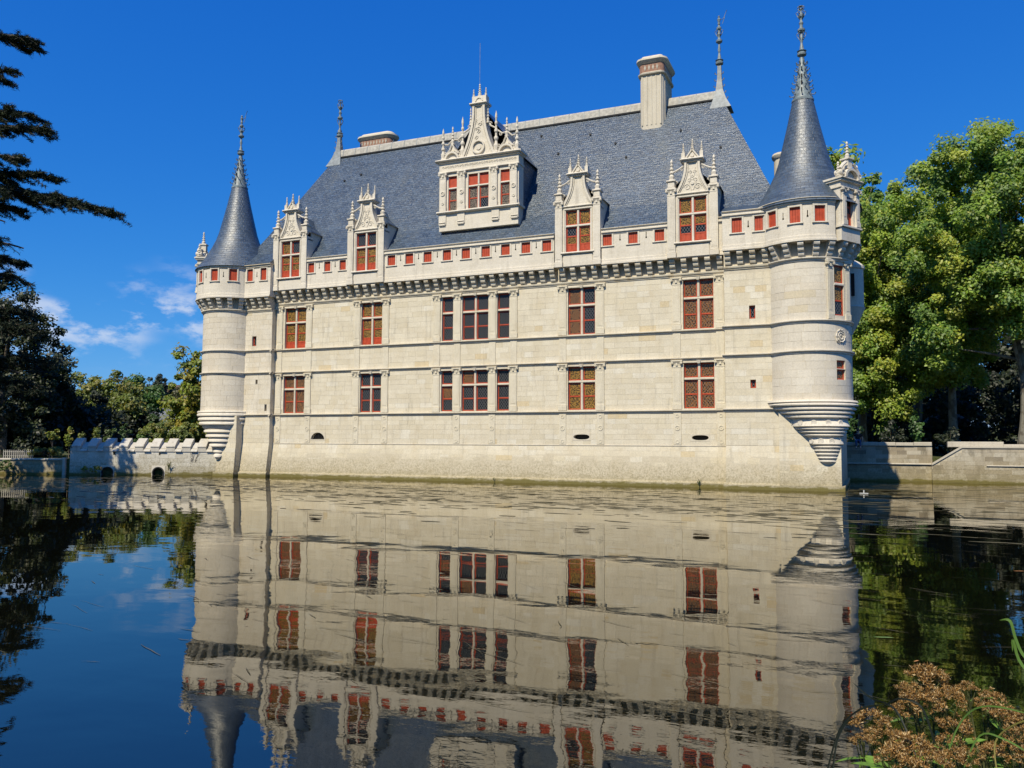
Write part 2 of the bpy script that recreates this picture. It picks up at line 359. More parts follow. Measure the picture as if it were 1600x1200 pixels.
# ================================================================ the chateau
CH = thing('chateau', 'white stone Renaissance castle with blue slate roofs standing in the moat', 'castle', (0, 0, -.8))
CH.location = (0, 0, 0)
def T_(x, y, z=0): return Matrix.Translation((x, y, z))
def TT(ax, ay, th, r): # frame on a tower: x along the wall, y inwards
    s, c = math.sin(th), math.cos(th)
    return Matrix(((c, -s, 0, ax + r * s), (s, c, 0, ay - r * c), (0, 0, 1, 0), (0, 0, 0, 1)))
YL, YR = -.42, -.90           # pavilion wall planes left and right
LT, RT, RAD = (-19.85, .70), (19.80, .50), 2.23
Z_BASE, Z_S1, Z_S2, Z_S3, Z_COR = 2.3, 4.24, 7.2, 8.78, 12.15
def batter(z): return 0 if z >= 2.3 else .26 * (2.3 - max(z, .3)) / 2.0 + (.02 if z < .35 else 0)
cache = {}
def mesh_of(key, fn, mat, smooth=False):
    if key not in cache:
        m = MB(); fn(m); me = bpy.data.meshes.new(key if isinstance(key, str) else key[0]); me.from_pydata(m.v, [], m.f); me.materials.append(M[mat])
        if smooth:
            me.polygons.foreach_set('use_smooth', [True] * len(me.polygons))
            try: me.set_sharp_from_angle(angle=R_(40))
            except Exception: pass
        me.update(); cache[key] = me
    return cache[key]
def put(name, me, parent, T):
    o = bpy.data.objects.new(name, me); COL.objects.link(o); o.parent = parent; o.matrix_local = T; return o
def side(mb, X, yw, yend, ztop, b=1.):   # return wall following the batter
    return mb.add([(X, yend, -.8), (X, yw - .28 * b, -.8), (X, yw - .26 * b, .3), (X, yw, 2.3), (X, yw, ztop), (X, yend, ztop)], [(0, 1, 2, 3, 4, 5)])
# ---- windows
def casement(w, h, rails, panel):
    def fn(m):
        b = .072; m.bbox(-w / 2, -w / 2 + b, -.03, .03, -h / 2, h / 2); m.bbox(w / 2 - b, w / 2, -.03, .03, -h / 2, h / 2)
        m.bbox(-w / 2 + b, w / 2 - b, -.03, .03, -h / 2, -h / 2 + b); m.bbox(-w / 2 + b, w / 2 - b, -.03, .03, h / 2 - b, h / 2)
        for r in rails: m.bbox(-w / 2 + b, w / 2 - b, -.028, .03, r - .045, r + .045)
        if panel:
            z1 = -h / 2 + b + panel; m.box(-w / 2 + b, w / 2 - b, -.005, .02, -h / 2 + b, z1); q = (w - 2 * b) / 2
            for k in (0, 1): m.bbox(-w / 2 + b + k * q + .03, -w / 2 + b + (k + 1) * q - .03, -.02, 0, -h / 2 + b + .03, z1 - .03)
    return mesh_of(('casement', round(w, 3), round(h, 3), tuple(round(r, 2) for r in rails), panel), fn, 'red_paint')
def pane(w, h, st): return mesh_of(('pane', round(w, 3), round(h, 3), st), lambda m: m.box(-w / 2, w / 2, -.008, .008, -h / 2, h / 2), 'leaded_' + st)
def light(parent, T, x0, x1, z0, z1, y, sts, panel=0.):
    """one opening of a window: a red casement with its leaded panes, bottom to top"""
    w, h = x1 - x0, z1 - z0; cx, cz = (x0 + x1) / 2, (z0 + z1) / 2; b = .072
    g0, g1 = -h / 2 + b + panel, h / 2 - b; n = len(sts); hh = (g1 - g0) / n
    rails = [g0 + hh * i for i in range(1 if not panel else 0, n)]
    put('casement', casement(w, h, rails, panel), parent, T @ T_(cx, y, cz))
    for i, st in enumerate(sts):
        a, c = g0 + hh * i + (.045 if i or panel else 0), g0 + hh * (i + 1) - (.045 if i < n - 1 else 0)
        if st == 'wood': put('shutter_panel', mesh_of(('shutter_panel', round(w, 3), round(c - a, 3)), lambda m: m.box(-w / 2 + b, w / 2 - b, -.01, .01, (a - c) / 2, (c - a) / 2), 'red_paint'), parent, T @ T_(cx, y, cz + (a + c) / 2))
        else: put('pane', pane(w - 2 * b, c - a, st), parent, T @ T_(cx, y + .01, cz + (a + c) / 2))
def window(T, x0, x1, z0, z1, zt, lower, upper, mull=True, panel=0., y=.2, parent=None, stone='white_stone', mw=.07):
    m = MB(T); hw = mw
    m.bbox(x0, x1, y - .14, y + .06, zt - hw, zt + hw, .03)
    cx = (x0 + x1) / 2
    if mull:
        m.bbox(cx - hw, cx + hw, y - .141, y + .06, z0, zt - hw, .03); m.bbox(cx - hw, cx + hw, y - .141, y + .06, zt + hw, z1, .03)
    m.box(x0 - .02, x1 + .02, y + .05, y + .09, z0, z1)
    wo_ = m.build('window', stone, parent or CH); own = parent or wo_
    own = wo_ if parent is None else parent
    xs = [(x0, cx - hw), (cx + hw, x1)] if mull else [(x0, x1)]
    for i, (a, b) in enumerate(xs):
        light(own, T, a, b, z0, zt - hw, y - .01, lower[i], panel); light(own, T, a, b, zt + hw, z1, y - .01, upper[i])
    return wo_
# ---- pilasters
def pil_shaft(w, h, pr=.07, mat='pilaster_stone'):
    def fn(m):
        m.bbox(-w / 2 - .04, w / 2 + .04, -pr - .04, .02, 0, .30, .02); m.bbox(-w / 2 - .02, w / 2 + .02, -pr - .02, .02, .30, .36, .02)
        m.box(-w / 2, w / 2, -pr, .02, .36, h - .42); 
        m.bbox(-w / 2 + .07, w / 2 - .07, -pr - .012, -pr + .005, .48, h - .55, .01)
    return mesh_of(('pilaster', w, round(h, 2), pr, mat), fn, mat)
def capital(w, pr=.07, mat='pilaster_stone'):
    def fn(m):
        m.bbox(-w / 2 - .01, w / 2 + .01, -pr - .015, .02, 0, .07, .01); m.loft([[(-a, .02, z), (a, .02, z), (a, -p, z), (-a, -p, z)] for z, a, p in ((.07, w / 2 - .02, pr), (.2, w / 2, pr + .02), (.3, w / 2 + .07, pr + .07))])
        m.bbox(-w / 2 - .1, w / 2 + .1, -pr - .1, .02, .34, .42, .015); m.box(-w / 2 - .05, w / 2 + .05, -pr - .05, .02, .3, .34)
        for sx in (-1, 1):
            m.add([], []); Tm = m.T
            c = sx * (w / 2 + .03); k = 10
            m.prism([(c + .075 * math.cos(2 * math.pi * i / k), .27 + .075 * math.sin(2 * math.pi * i / k)) for i in range(k)], -pr - .1, .02)
            m.prism([(c + .035 * math.cos(2 * math.pi * i / k), .27 + .035 * math.sin(2 * math.pi * i / k)) for i in range(k)], -pr - .125, -pr - .1)
        m.prism([(-.06, .12), (.06, .12), (.04, .26), (-.04, .26)], -pr - .07, -pr)
    return mesh_of(('capital', w, pr, mat), fn, mat)
def pilaster(T, x, z0, z1, w=.46, parent=None, pr=.07):
    Q = T @ T_(x, 0, z0)
    if parent: put('pilaster', pil_shaft(w, z1 - z0, pr, 'white_stone'), parent, Q); put('capital', capital(w, pr, 'white_stone'), parent, T @ T_(x, 0, z1 - .42))
    else:
        p = put('pilaster', pil_shaft(w, z1 - z0, pr), CH, Q); put('capital', capital(w, pr), p, T_(0, 0, z1 - z0 - .42))
# ---- pinnacles (turned candelabra)
def pinn_fn(m):
    m.lathe([(.17, 0), (.17, .06), (.12, .08), (.14, .14), (.15, .2), (.10, .24), (.075, .3), (.13, .34), (.13, .38), (.07, .41), (.06, .48), (.11, .51), (.11, .55), (.06, .58), (.055, .66), (.09, .69), (.09, .72), (.05, .75), (.05, .8), (.075, .84), (.06, .91), (.0, 1.0)], n=8)
def pinnacle(parent, x, y, z, h, k=1.): put('pinnacle', mesh_of('pinnacle', pinn_fn, 'white_stone', True), parent, T_(x, y, z) @ Matrix.Diagonal((k, k, h, 1)))
def corb_fn(m, w=.30):
    P = [(.04, .76), (-.52, .76)]
    for zc, y1, y2 in ((.62, -.52, -.37), (.37, -.37, -.22), (.12, -.22, -.10)):
        P += [(y1, zc + .12), (y1 - .012, zc + .03), (y1 + .02, zc - .05), (y1 + .07, zc - .1), (y2 if y2 > y1 else y1, zc - .12)]
    P += [(.04, 0)]
    m.run(P, -w / 2, w / 2)
CORB = mesh_of('corbel', corb_fn, 'corbel_stone'); 
def corb_fn2(m): corb_fn(m)
CORBW = mesh_of('corbel_white', corb_fn2, 'white_stone')
COURSE = [(.05, -.09), (-.05, -.09), (-.06, -.03), (-.12, 0), (-.15, .03), (-.15, .075), (-.05, .10), (.05, .10)]
def course(x0, x1, y, z, k=1.): 
    m = MB(); m.run([(y + a * k, z + b * k) for a, b in COURSE], x0, x1); return m.build('string_course', 'course_stone', CH)
def ring_course(ax, ay, R, z, a0, a1, mat='white_stone', prof=COURSE, name='string_course', k=1., n=44):
    m = MB(); pts = [(R - a * k, z + b * k) for a, b in prof]
    rings = [[(ax + r * math.sin(a0 + (a1 - a0) * i / n), ay - r * math.cos(a0 + (a1 - a0) * i / n), zz) for r, zz in pts] for i in range(n + 1)]
    m.loft(rings); return smooth_angle(m.build(name, mat, CH))

# ---- main facade
WX = [(-14.80, -13.03), (-8.49, -6.87), (-2.37, -1.57), (-.92, .91), (1.53, 2.35), (6.21, 7.91), (13.16, 14.87)]
UZ, LZ = (8.92, 11.74), (4.40, 6.97)
OV = [(6.50, 7.62, 2.58, 2.98), (13.52, 14.58, 2.56, 2.94), (-12.46, -11.22, 2.56, 3.08)]
holes = [(a, b, *UZ) for a, b in WX] + [(a, b, *LZ) for a, b in WX] + OV
mf = lambda u, z, o: (u, -batter(z) - o, z)
wall = backing(MB(), mf, -15.6, 15.6, [-.8, .3, 2.3, 12.95], holes).build('wall', 'mortar', CH)
lo = [h for h in holes]
for za, zb, ch in ((.36, 2.3, .32), (2.33, Z_S1 - .09, .31), (Z_S1 + .1, Z_S2 - .09, .315), (Z_S2 + .1, Z_S3 - .09, .34), (Z_S3 + .1, 11.96, .345)):
    stones(mf, -15.6, 15.6, za, zb, lo, ch, .5, 1.15, PAL_WARM, wall, 'ashlar')
for k, (a, b, c, d) in enumerate(OV):
    if k < 2: fn = lambda t, a=a, b=b, c=c, d=d: ((a + b) / 2 + (abs(math.cos(t)) ** .6) * math.copysign((b - a) / 2 - .06, math.cos(t)), (c + d) / 2 + math.sin(t) * ((d - c) / 2 - .05))
    else: fn = lambda t: ((a + b) / 2 + math.cos(t) * .55, c + .03 + max(0, math.sin(t)) * .46)
    MB().plate_hole(a - .02, b + .02, c - .02, d + .02, -.02, .28, fn).build('vent_surround', 'course_stone', wall); MB().box(a, b, .29, .31, c, d).build('vent_shade_sheet', 'dark_void', wall)  # near-black sheet gives the vent its inside shade by colour
for i in range(9): MB().tube([(-12.33 + i * .123, .1, 2.58), (-12.33 + i * .123, .1, 3.06)], .012, 5).build('grille_bar', 'iron', wall)
m = MB().run([(.3, -.8), (-.40, -.8), (-.40, .22), (-.36, .28), (-.26, .34), (.3, .34)], -15.6, 15.6); m.build('plinth', 'mortar', CH)
for z in (Z_S1, Z_S2, Z_S3): course(-15.6, 15.6, 0, z)
MB().run([(.05, -.04), (-.035, -.04), (-.045, .0), (-.03, .03), (.05, .03)], -15.6, 15.6).build('string_course', 'course_stone', CH, loc=(0, 0, 2.3))
MB().run([(.05, 11.94), (-.05, 11.94), (-.06, 12.0), (-.11, 12.03), (-.13, 12.09), (-.13, 12.13), (-.05, 12.16), (.05, 12.16)], -15.6, 15.6).build('cornice_moulding', 'corbel_stone', CH)
I4 = Matrix.Identity(4)
G, A, D, P_ = 'gold', 'amber', 'dark', 'pale'
def win2(i, zr, zt, lowr, upr, panel=0., mull=True): return window(I4, WX[i][0], WX[i][1], zr[0], zr[1], zt, lowr, upr, mull, panel, stone='course_stone')
win2(0, UZ, 10.72, [[G, G]] * 2, [[G]] * 2, .38); win2(1, UZ, 10.72, [[G, G]] * 2, [[G]] * 2, .38)
for i in (2, 4): win2(i, UZ, 10.70, [[D, D]], [[D]], mull=False)
win2(3, UZ, 10.70, [[D, D]] * 2, [[D]] * 2); win2(5, UZ, 10.68, [[A, A], [D, D]], [[A], [D]]); win2(6, UZ, 10.68, [[A, A]] * 2, [[A]] * 2)
win2(0, LZ, 6.05, [[A, A]] * 2, [[A]] * 2); win2(1, LZ, 6.05, [[D, D]] * 2, [[D]] * 2)
win2(2, LZ, 6.05, [[D, A]], [[D]], mull=False); win2(4, LZ, 6.05, [[D, D]], [[D]], mull=False)
win2(3, LZ, 6.05, [[D, D]] * 2, [[A], [D]]); win2(5, LZ, 6.08, [[G, G]] * 2, [[G]] * 2); win2(6, LZ, 6.08, [[A, A]] * 2, [[A]] * 2)
PX = [-15.22, -12.72, -8.80, -6.55, -2.72, -1.245, 1.22, 2.66, 5.88, 8.24, 12.78, 15.22]
for x in PX:
    pilaster(I4, x, Z_S3 + .10, 11.9); pilaster(I4, x, Z_S1 + .10, Z_S2 - .06)
    m = MB().bbox(x - .22, x + .22, -.05, .02, Z_S2 + .1, Z_S3 - .09, .01); m.build('pilaster_strip', 'pilaster_stone', CH)
    if x in (-2.72, 2.66): continue
    m = MB().bbox(x - .22, x + .22, -.05, .02, 2.34, Z_S1 - .09, .01)
    m.ring(x, 3.3, -.075, -.04, .10, .15, 14); m.ring(x, 3.3, -.07, -.04, .0, .045, 8)
    m.ring(x, 3.98, -.07, -.04, .07, .11, 12); m.ring(x, 2.52, -.07, -.04, .07, .11, 12); m.build('pilaster_strip', 'pilaster_stone', CH)
for i in range(47): put('corbel', CORB, CH, T_(-15.28 + i * .6645, 0, Z_COR))
# lintels over the windows
for (a, b) in WX:
    for z in (UZ[1], LZ[1]):
        MB().bbox(a - .05, b + .05, -.05, .03, z, z + .11, .02).build('lintel', 'course_stone', CH)
        if b - a > 1: MB().loft([[((a + b) / 2 + sx * q, -.1 if zz > .05 else -.07, z + zz) for sx in (-1, 1)] + [((a + b) / 2 + sx * q, .0, z + zz) for sx in (1, -1)] for zz, q in ((-.03, .07), (.14, .12))]).build('keystone', 'course_stone', CH)

# ---- parapets
def surround(w, h):
    def fn(m):
        for s in (-1, 1): m.bbox(s * (w / 2 + .05) - .05, s * (w / 2 + .05) + .05, -.035, .01, -h / 2 - .02, h / 2 + .1, .012)
        m.bbox(-w / 2, w / 2, -.035, .01, h / 2, h / 2 + .1, .012); m.bbox(-w / 2 - .14, w / 2 + .14, -.07, .01, -h / 2 - .09, -h / 2 - .02, .015)
    return mesh_of(('window_surround', w, h), fn, 'white_stone')
def shutter(w, h):
    def fn(m):
        k = 4
        for i in range(k): m.bbox(-w / 2 + w * i / k + .004, -w / 2 + w * (i + 1) / k - .004, -.012, .02, -h / 2, h / 2, .006)
    return mesh_of(('shutter', w, h), fn, 'red_paint')
def dress(par, T, x, zc, w, h):
    put('window_surround', surround(w, h), par, T @ T_(x, 0, zc)); put('shutter', shutter(w, h), par, T @ T_(x, .10, zc))
def shholes(xs, zc, w, h): return [(x - w / 2, x + w / 2, zc - h / 2, zc + h / 2) for x in xs]
def slits(xs, z): return [(x - .022, x + .022, z - .08, z + .2) for x in xs] + [(x - .045, x + .045, z - .16, z - .08) for x in xs]
CORN = [(.3, -.30), (-.03, -.30), (-.05, -.22), (-.11, -.20), (-.11, -.13), (-.05, -.10), (-.06, 0), (-.14, .03), (-.14, .06), (.3, .08)]
def parapet(x0, x1, y, z0, z1, zc, xs, sl, w=.56, h=.80, cornice=True, side=None):
    f = lambda u, z, o: (u, y - o - (.05 if z < z0 + .12 else 0) - (.04 if z < z0 + .3 else 0), z)
    hs = shholes(xs, zc, w, h) + slits(sl, zc)
    m = backing(MB(), f, x0, x1, [z0, z0 + .11, z0 + .13, z0 + .29, z0 + .31, z1], hs, .22)
    m.add([(x0, y - .05, z0), (x1, y - .05, z0), (x1, y + .4, z0), (x0, y + .4, z0)], [(0, 1, 2, 3)])
    for X in (x0, x1): m.add([(X, y - .04, z0), (X, y + .9, z0), (X, y + .9, z1), (X, y - .0, z1)], [(0, 1, 2, 3)])
    par = m.build('parapet', 'white_stone', CH)
    MB().box(x0 + .01, x1 - .01, y + .225, y + .25, z0 + .1, z1 - .05).build('parapet_shade_sheet', 'dark_void', par)  # near-black sheet painted to read as shade behind the slits
    if cornice: MB().run([(y + a, z1 + b) for a, b in CORN], x0, x1).build('cornice', 'white_stone', par)
    for x in xs: dress(par, T_(0, y), x, zc, w, h)
    return par
PZ0, PZ1, PZC = 12.91, 15.0, 14.44
parapet(-12.68, -9.30, -.5, PZ0, PZ1, PZC, [-12.32, -10.98, -9.73], [-11.65, -10.35], .5)
parapet(-6.45, 5.50, -.5, PZ0, PZ1, PZC, [-5.91, -4.56, -3.20, -1.80, -.45, .93, 2.28, 3.65, 5.02], [-5.22, -3.88, -2.5, -1.12, .24, 1.6, 2.96, 4.33], .58)
parapet(8.48, 12.42, -.5, PZ0, PZ1, PZC, [8.83, 10.38, 11.94], [9.6, 11.16], .56)
parapet(15.26, 15.62, -.5, PZ0, PZ1, PZC, [], [])
# pavilions
fl = lambda u, z, o: (u, YL - batter(z) - o, z); fr = lambda u, z, o: (u, YR - batter(z) - o, z)
SL_L = [(-17.31, -16.95, 9.16, 9.85), (-16.92, -16.74, 6.45, 6.75), (-16.07, -15.89, 4.55, 5.0)]; SL_R = [(16.92, 17.24, 9.19, 9.91), (16.93, 17.22, 5.42, 5.87)]
wl = backing(MB(), fl, -19.0, -15.6, [-.8, .3, 2.3, 12.6], SL_L)
sf = lambda u, z, o: (-15.6 + o, u, z); side(wl, -15.6, YL, .05, 12.6); wl = wl.build('wall', 'mortar', CH)
wr = backing(MB(), fr, 15.6, 18.5, [-.8, .3, 2.3, 12.95], SL_R)
side(wr, 15.6, YR, .05, 12.95); side(wr, 18.38, YR, -.4, 4.1); wr = wr.build('wall', 'mortar', CH)
for za, zb, ch in ((.36, 2.3, .32), (2.33, Z_S1 - .09, .31), (Z_S1 + .1, Z_S2 - .09, .33), (Z_S2 + .1, Z_S3 - .09, .34), (Z_S3 + .1, 11.7, .34)):
    stones(fl, -18.9, -15.6, za, zb, SL_L, ch, .5, 1.0, PAL_WHITE if za > 3 else PAL_WARM, wl, 'ashlar')
    stones(sf, YL - batter(zb), 0, za, zb, [], ch, .3, .6, PAL_WARM, wl, 'ashlar')
    stones(fr, 15.6, 18.38, za, zb, SL_R, ch, .5, 1.0, PAL_WARM, wr, 'ashlar')
for z in (Z_S1, Z_S2, Z_S3):
    course(-18.6, -15.45, YL, z); course(15.48, 18.4, YR, z)
    m = MB(); m.loft([[(-15.6 - a, y, z + b) for a, b in COURSE] for y in (YL - .14, 0)]); m.build('string_course', 'course_stone', CH)
for x0, x1, y in ((-18.6, -15.5, YL), (15.5, 18.38, YR)): MB().run([(y + .3, -.8), (y - .40, -.8), (y - .40, .22), (y - .36, .28), (y - .26, .34), (y + .3, .34)], x0, x1).build('plinth', 'mortar', CH)
for a, b, c, d in SL_L[:1] + SL_R:
    wm = MB().box(a, b, (YL if a < 0 else YR) + .24, (YL if a < 0 else YR) + .27, c, d).build('window', 'course_stone', CH)
    light(wm, T_(0, YL if a < 0 else YR), a, b, c, d, .16, [D])
for a, b, c, d in SL_L[1:]: MB().box(a, b, YL + .3, YL + .32, c, d).build('slit_shade_sheet', 'dark_void', wl)  # shade in the slits is this near-black sheet's colour
ZLc, ZRc = 11.78, 12.15
for i in range(4): put('corbel', CORB, CH, T_(-17.72 + i * .655, YL, ZLc))
for i in range(4): put('corbel', CORB, CH, T_(15.85 + i * .66, YR, ZRc))
for x0, x1, y, z in ((-18.3, -15.6, YL, ZLc), (15.6, 18.3, YR, ZRc)):
    MB().run([(y + .05, z - .21), (y - .05, z - .21), (y - .06, z - .15), (y - .11, z - .12), (y - .13, z - .06), (y - .13, z - .02), (y - .05, z + .01), (y + .05, z + .01)], x0, x1).build('cornice_moulding', 'corbel_stone', CH)
pl = parapet(-18.2, -15.42, YL - .52, ZLc + .74, 14.86, 14.14, [-17.22, -16.03], [-16.62], .50, .84, cornice=False)
pr_ = parapet(15.62, 18.2, YR - .5, PZ0, PZ1 + .02, 14.28, [16.4, 17.6], [17.0], .54, .80)
MB().run([(YL - .52, 14.62), (YL - .60, 14.66), (YL - .62, 14.86), (YL + .1, 14.9)], -18.0, -15.40).build('cornice', 'corbel_stone', pl)

# ---- corner towers
def tower(ax, ay, zbot, zc, ztop, a0, a1, holes_deg, left):
    R = RAD; f = lambda u, z, o: (ax + (R + o) * math.sin(u / R), ay - (R + o) * math.cos(u / R), z)
    hs = [(R_(p) * R, R_(q) * R, c, d) for p, q, c, d in holes_deg]
    tw = backing(MB(), f, R_(a0) * R, R_(a1) * R, [zbot, zc + .9], hs, .3, useg=48).build('tower_wall', 'mortar', CH)
    for za, zb in ((zbot, Z_S2 - .09), (Z_S2 + .1, Z_S3 - .09), (Z_S3 + .1, zc - .2)):
        stones(f, R_(a0) * R, R_(a1) * R, za, zb, hs, .40, .6, 1.25, PAL_WHITE, tw, 'tower_ashlar', seg=5, joint=.02)
    for z in (Z_S2, Z_S3): ring_course(ax, ay, R, z, R_(a0), R_(a1))
    ring_course(ax, ay, R, zc - .1, R_(a0), R_(a1), name='cornice_moulding', k=1.1)
    n = int((a1 - a0) / 17.0)
    for i in range(n + 1): put('corbel', CORBW, CH, TT(ax, ay, R_(a0 + 8 + i * 17.0), R) @ T_(0, 0, zc))
    return tw
def tower_parapet(ax, ay, z0, z1, zc, a0, a1, shut, sl, cornice=True):
    R = RAD + .5; w, h = .54, .82
    f = lambda u, z, o: (ax + (R + o + (.05 if z < z0 + .12 else 0) + (.04 if z < z0 + .3 else 0)) * math.sin(u / R), ay - (R + o + (.05 if z < z0 + .12 else 0) + (.04 if z < z0 + .3 else 0)) * math.cos(u / R), z)
    hs = [(R_(d) * R - w / 2, R_(d) * R + w / 2, zc - h / 2, zc + h / 2) for d in shut]
    for d in sl: u = R_(d) * R; hs += [(u - .022, u + .022, zc - .08, zc + .2), (u - .045, u + .045, zc - .16, zc - .08)]
    m = backing(MB(), f, R_(a0) * R, R_(a1) * R, [z0, z0 + .11, z0 + .13, z0 + .29, z0 + .31, z1], hs, .22, useg=44)
    m.loft([[(ax + r * math.sin(R_(a0 + (a1 - a0) * i / 30)), ay - r * math.cos(R_(a0 + (a1 - a0) * i / 30)), z0) for i in range(31)] for r in (R + .05, R - .5)], caps=False, closed=False)
    par = m.build('parapet', 'white_stone', CH)
    MB().lathe([(R - .24, z0 + .1), (R - .24, z1 - .02)], ax, ay, 40, caps=False).build('parapet_shade_sheet', 'dark_void', par)  # near-black drum: shade behind the tower slits put in as colour
    if cornice: ring_course(ax, ay, R, z1, R_(a0), R_(a1), prof=CORN, name='cornice').parent = par
    for d in shut: dress(par, TT(ax, ay, R_(d), R), 0, zc, w, h)
    return par
BAY = 50   # direction of the right tower's window bay
twr = tower(*RT, 4.62, 12.15, 15.2, -78, 112, [(BAY - 9, BAY + 9, 9.1, 11.75), (BAY - 8, BAY + 8, 5.75, 6.75)], False)
twl = tower(*LT, 4.5, 11.78, 14.9, -112, 80, [], True)
tower_parapet(*RT, 12.91, 15.12, 14.32, -70, 36, [-34, -7, 19], [-20, 6])
tower_parapet(*RT, 12.91, 15.12, 14.32, 64, 112, [], [])
tpl = tower_parapet(*LT, 12.52, 14.86, 14.14, -112, 62, [-50, -22, 8, 36], [-8, 22], cornice=False)
ring_course(*LT, RAD + .5, 14.8, R_(-112), R_(66), 'corbel_stone', [(.1, -.2), (-.02, -.2), (-.08, -.14), (-.10, .1), (.1, .1)], 'cornice').parent = tpl
# window bay on the right tower
TB = TT(*RT, R_(BAY), RAD)
bx = RAD * math.sin(R_(9)) ; yb = RAD * (1 - math.cos(R_(9)))
window(TB, -.35, .35, 9.1, 11.75, 10.75, [[D, G]], [[G]], mull=False, y=.14)
window(TB, -.31, .31, 5.75, 6.75, 6.3, [[A]], [[A]], mull=False, y=.14, mw=.02)
for s in (-1, 1): pilaster(TB @ T_(0, .09), s * .62, Z_S3 + .1, 11.95, .34)
MB(TB).bbox(-.9, .9, -.06, .2, 11.95, 12.05, .02).build('lintel', 'white_stone', CH)
m = MB(TB)    # carved beast panel
for k in range(26):
    a = k * .62; r = .06 + .013 * k; m.tube([(r * math.cos(a) * .9, -.02, 8.0 + r * math.sin(a)), (r * 1.1 * math.cos(a + .8) * .9, -.05, 8.0 + r * 1.1 * math.sin(a + .8)), (r * math.cos(a + 1.5) * .9, -.02, 8.0 + r * math.sin(a + 1.5))], .03, 5)
m.build('carved_relief', 'white_stone', twr)
# lucarne on the right tower
def lucarne(LU, lab):
    m = MB(LU)
    m.box(-.80, .80, .0, .9, 12.93, 13.75); m.bbox(-.88, .88, -.10, .4, 13.72, 13.86, .03)
    for s in (-1, 1): m.box(s * .54 - .26, s * .54 + .26, .02, .9, 13.86, 16.0)
    m.box(-.28, .28, .3, .9, 13.86, 15.6); m.box(-.79, .79, .02, .9, 15.62, 16.12)
    m.bbox(-.86, .86, -.08, .9, 16.12, 16.2, .03); m.box(-.82, .82, .0, .9, 16.2, 16.5); m.bbox(-.92, .92, -.15, .95, 16.5, 16.62, .05); m.bbox(-.98, .98, -.2, 1.0, 16.62, 16.74, .05)
    luc = m.build('dormer', 'white_stone', CH, label=lab)
    light(luc, LU, -.28, .28, 13.88, 15.6, .2, [D, D], .7)
    for s in (-1, 1): pilaster(LU @ T_(0, .0), s * .56, 13.86, 16.14, .30, luc)
    m = MB(LU); k = 14
    for i in range(k):     # shell arch
        a, b = math.pi * i / k, math.pi * (i + 1) / k
        m.prism([(.48 * math.cos(a), 16.74 + .48 * math.sin(a)), (.62 * math.cos(a), 16.74 + .62 * math.sin(a)), (.62 * math.cos(b), 16.74 + .62 * math.sin(b)), (.48 * math.cos(b), 16.74 + .48 * math.sin(b))], -.2, .4)
        m.tube([(.06 * math.cos(a), -.05, 16.744), (.45 * math.cos((a + b) / 2), .02, 16.74 + .45 * math.sin((a + b) / 2))], [.02, .05], 5)
    m.prism([(-.5, 16.74)] + [(.5 * math.cos(math.pi - math.pi * i / 12), 16.74 + .5 * math.sin(math.pi * i / 12)) for i in range(13)], .08, .5)
    for s in (-1, 1):
        m.T = LU; m.ring(s * .70, 17.02, -.1, .3, .0, .2, 12); m.ring(s * .70, 17.02, -.14, -.1, .1, .16, 12)
        m.tube([(s * .80, 0, 17.25), (s * .6, 0, 17.5), (s * .3, 0, 17.75)], .09, 6)
    m.box(-.18, .18, -.05, .35, 17.4, 17.95); m.bbox(-.25, .25, -.12, .4, 17.95, 18.05, .02); m.build('shell_pediment', 'white_stone', luc)
    for x, z, h in ((0, 18.05, .95), (-.80, 16.8, .8), (.82, 16.8, .9)):
        q = LU @ Vector((x, .12, z)); pinnacle(luc, q.x, q.y, q.z, h, .9)
ZS = T_(0, 0, 12.93) @ Matrix.Diagonal((1, 1, .87, 1)) @ T_(0, 0, -12.93)
lucarne(TT(*RT, R_(57), RAD + .55) @ ZS, 'round-headed stone dormer on the right tower')
lucarne(TT(*LT, R_(-66), RAD + .42) @ T_(0, 0, -.45) @ ZS, 'stone dormer seen edge-on at the left tower')
# small corbelled turret showing behind the tower on the east side
m = MB(); m.lathe([(.05, 8.6), (.25, 9.0), (.5, 9.5), (.75, 10.1), (.85, 10.3), (.78, 10.36), (.78, 12.5), (.86, 12.55), (.86, 12.7), (.6, 12.95), (.0, 13.3)], 21.9, 4.6, 18)
tt = smooth_angle(m.build('turret', 'white_stone', CH)); MB().box(22.0, 22.2, 3.78, 3.84, 10.9, 12.2).build('slit', 'dark_void', tt)
# stepped corbel cones under the towers
def cone(cs, tiers, name='tower_corbelling'):
    m = MB(); rings = []; n = 40
    def cen(z):
        for (z0, x0, y0), (z1, x1, y1) in zip(cs, cs[1:]):
            if z1 <= z <= z0: t = (z0 - z) / (z0 - z1); return x0 + (x1 - x0) * t, y0 + (y1 - y0) * t
        return cs[-1][1:] if z < cs[-1][0] else cs[0][1:]
    for r, z in tiers: x, y = cen(z); rings.append([(x + r * math.cos(2 * math.pi * i / n), y + r * math.sin(2 * math.pi * i / n), z) for i in range(n)])
    m.loft(rings); return smooth_angle(m.build(name, 'white_stone', CH)), cen
def mould(z0, r0, z1, r1, k):  # k torus mouldings stepping in
    P = []
    for i in range(k):
        a, b = z0 + (z1 - z0) * i / k, z0 + (z1 - z0) * (i + 1) / k; ra, rb = r0 + (r1 - r0) * i / k, r0 + (r1 - r0) * (i + 1) / k; h = a - b
        P += [(ra - .02, a), (ra + .03, a - .15 * h), (ra + .045, a - .4 * h), (ra + .0, a - .68 * h), (rb + .005, a - .74 * h), (rb - .02, b + .08 * h)]
    return P
csR = [(4.7, *RT), (3.3, 20.38, -.38), (2.3, 20.72, -.82), (1.3, 20.78, -1.0)]
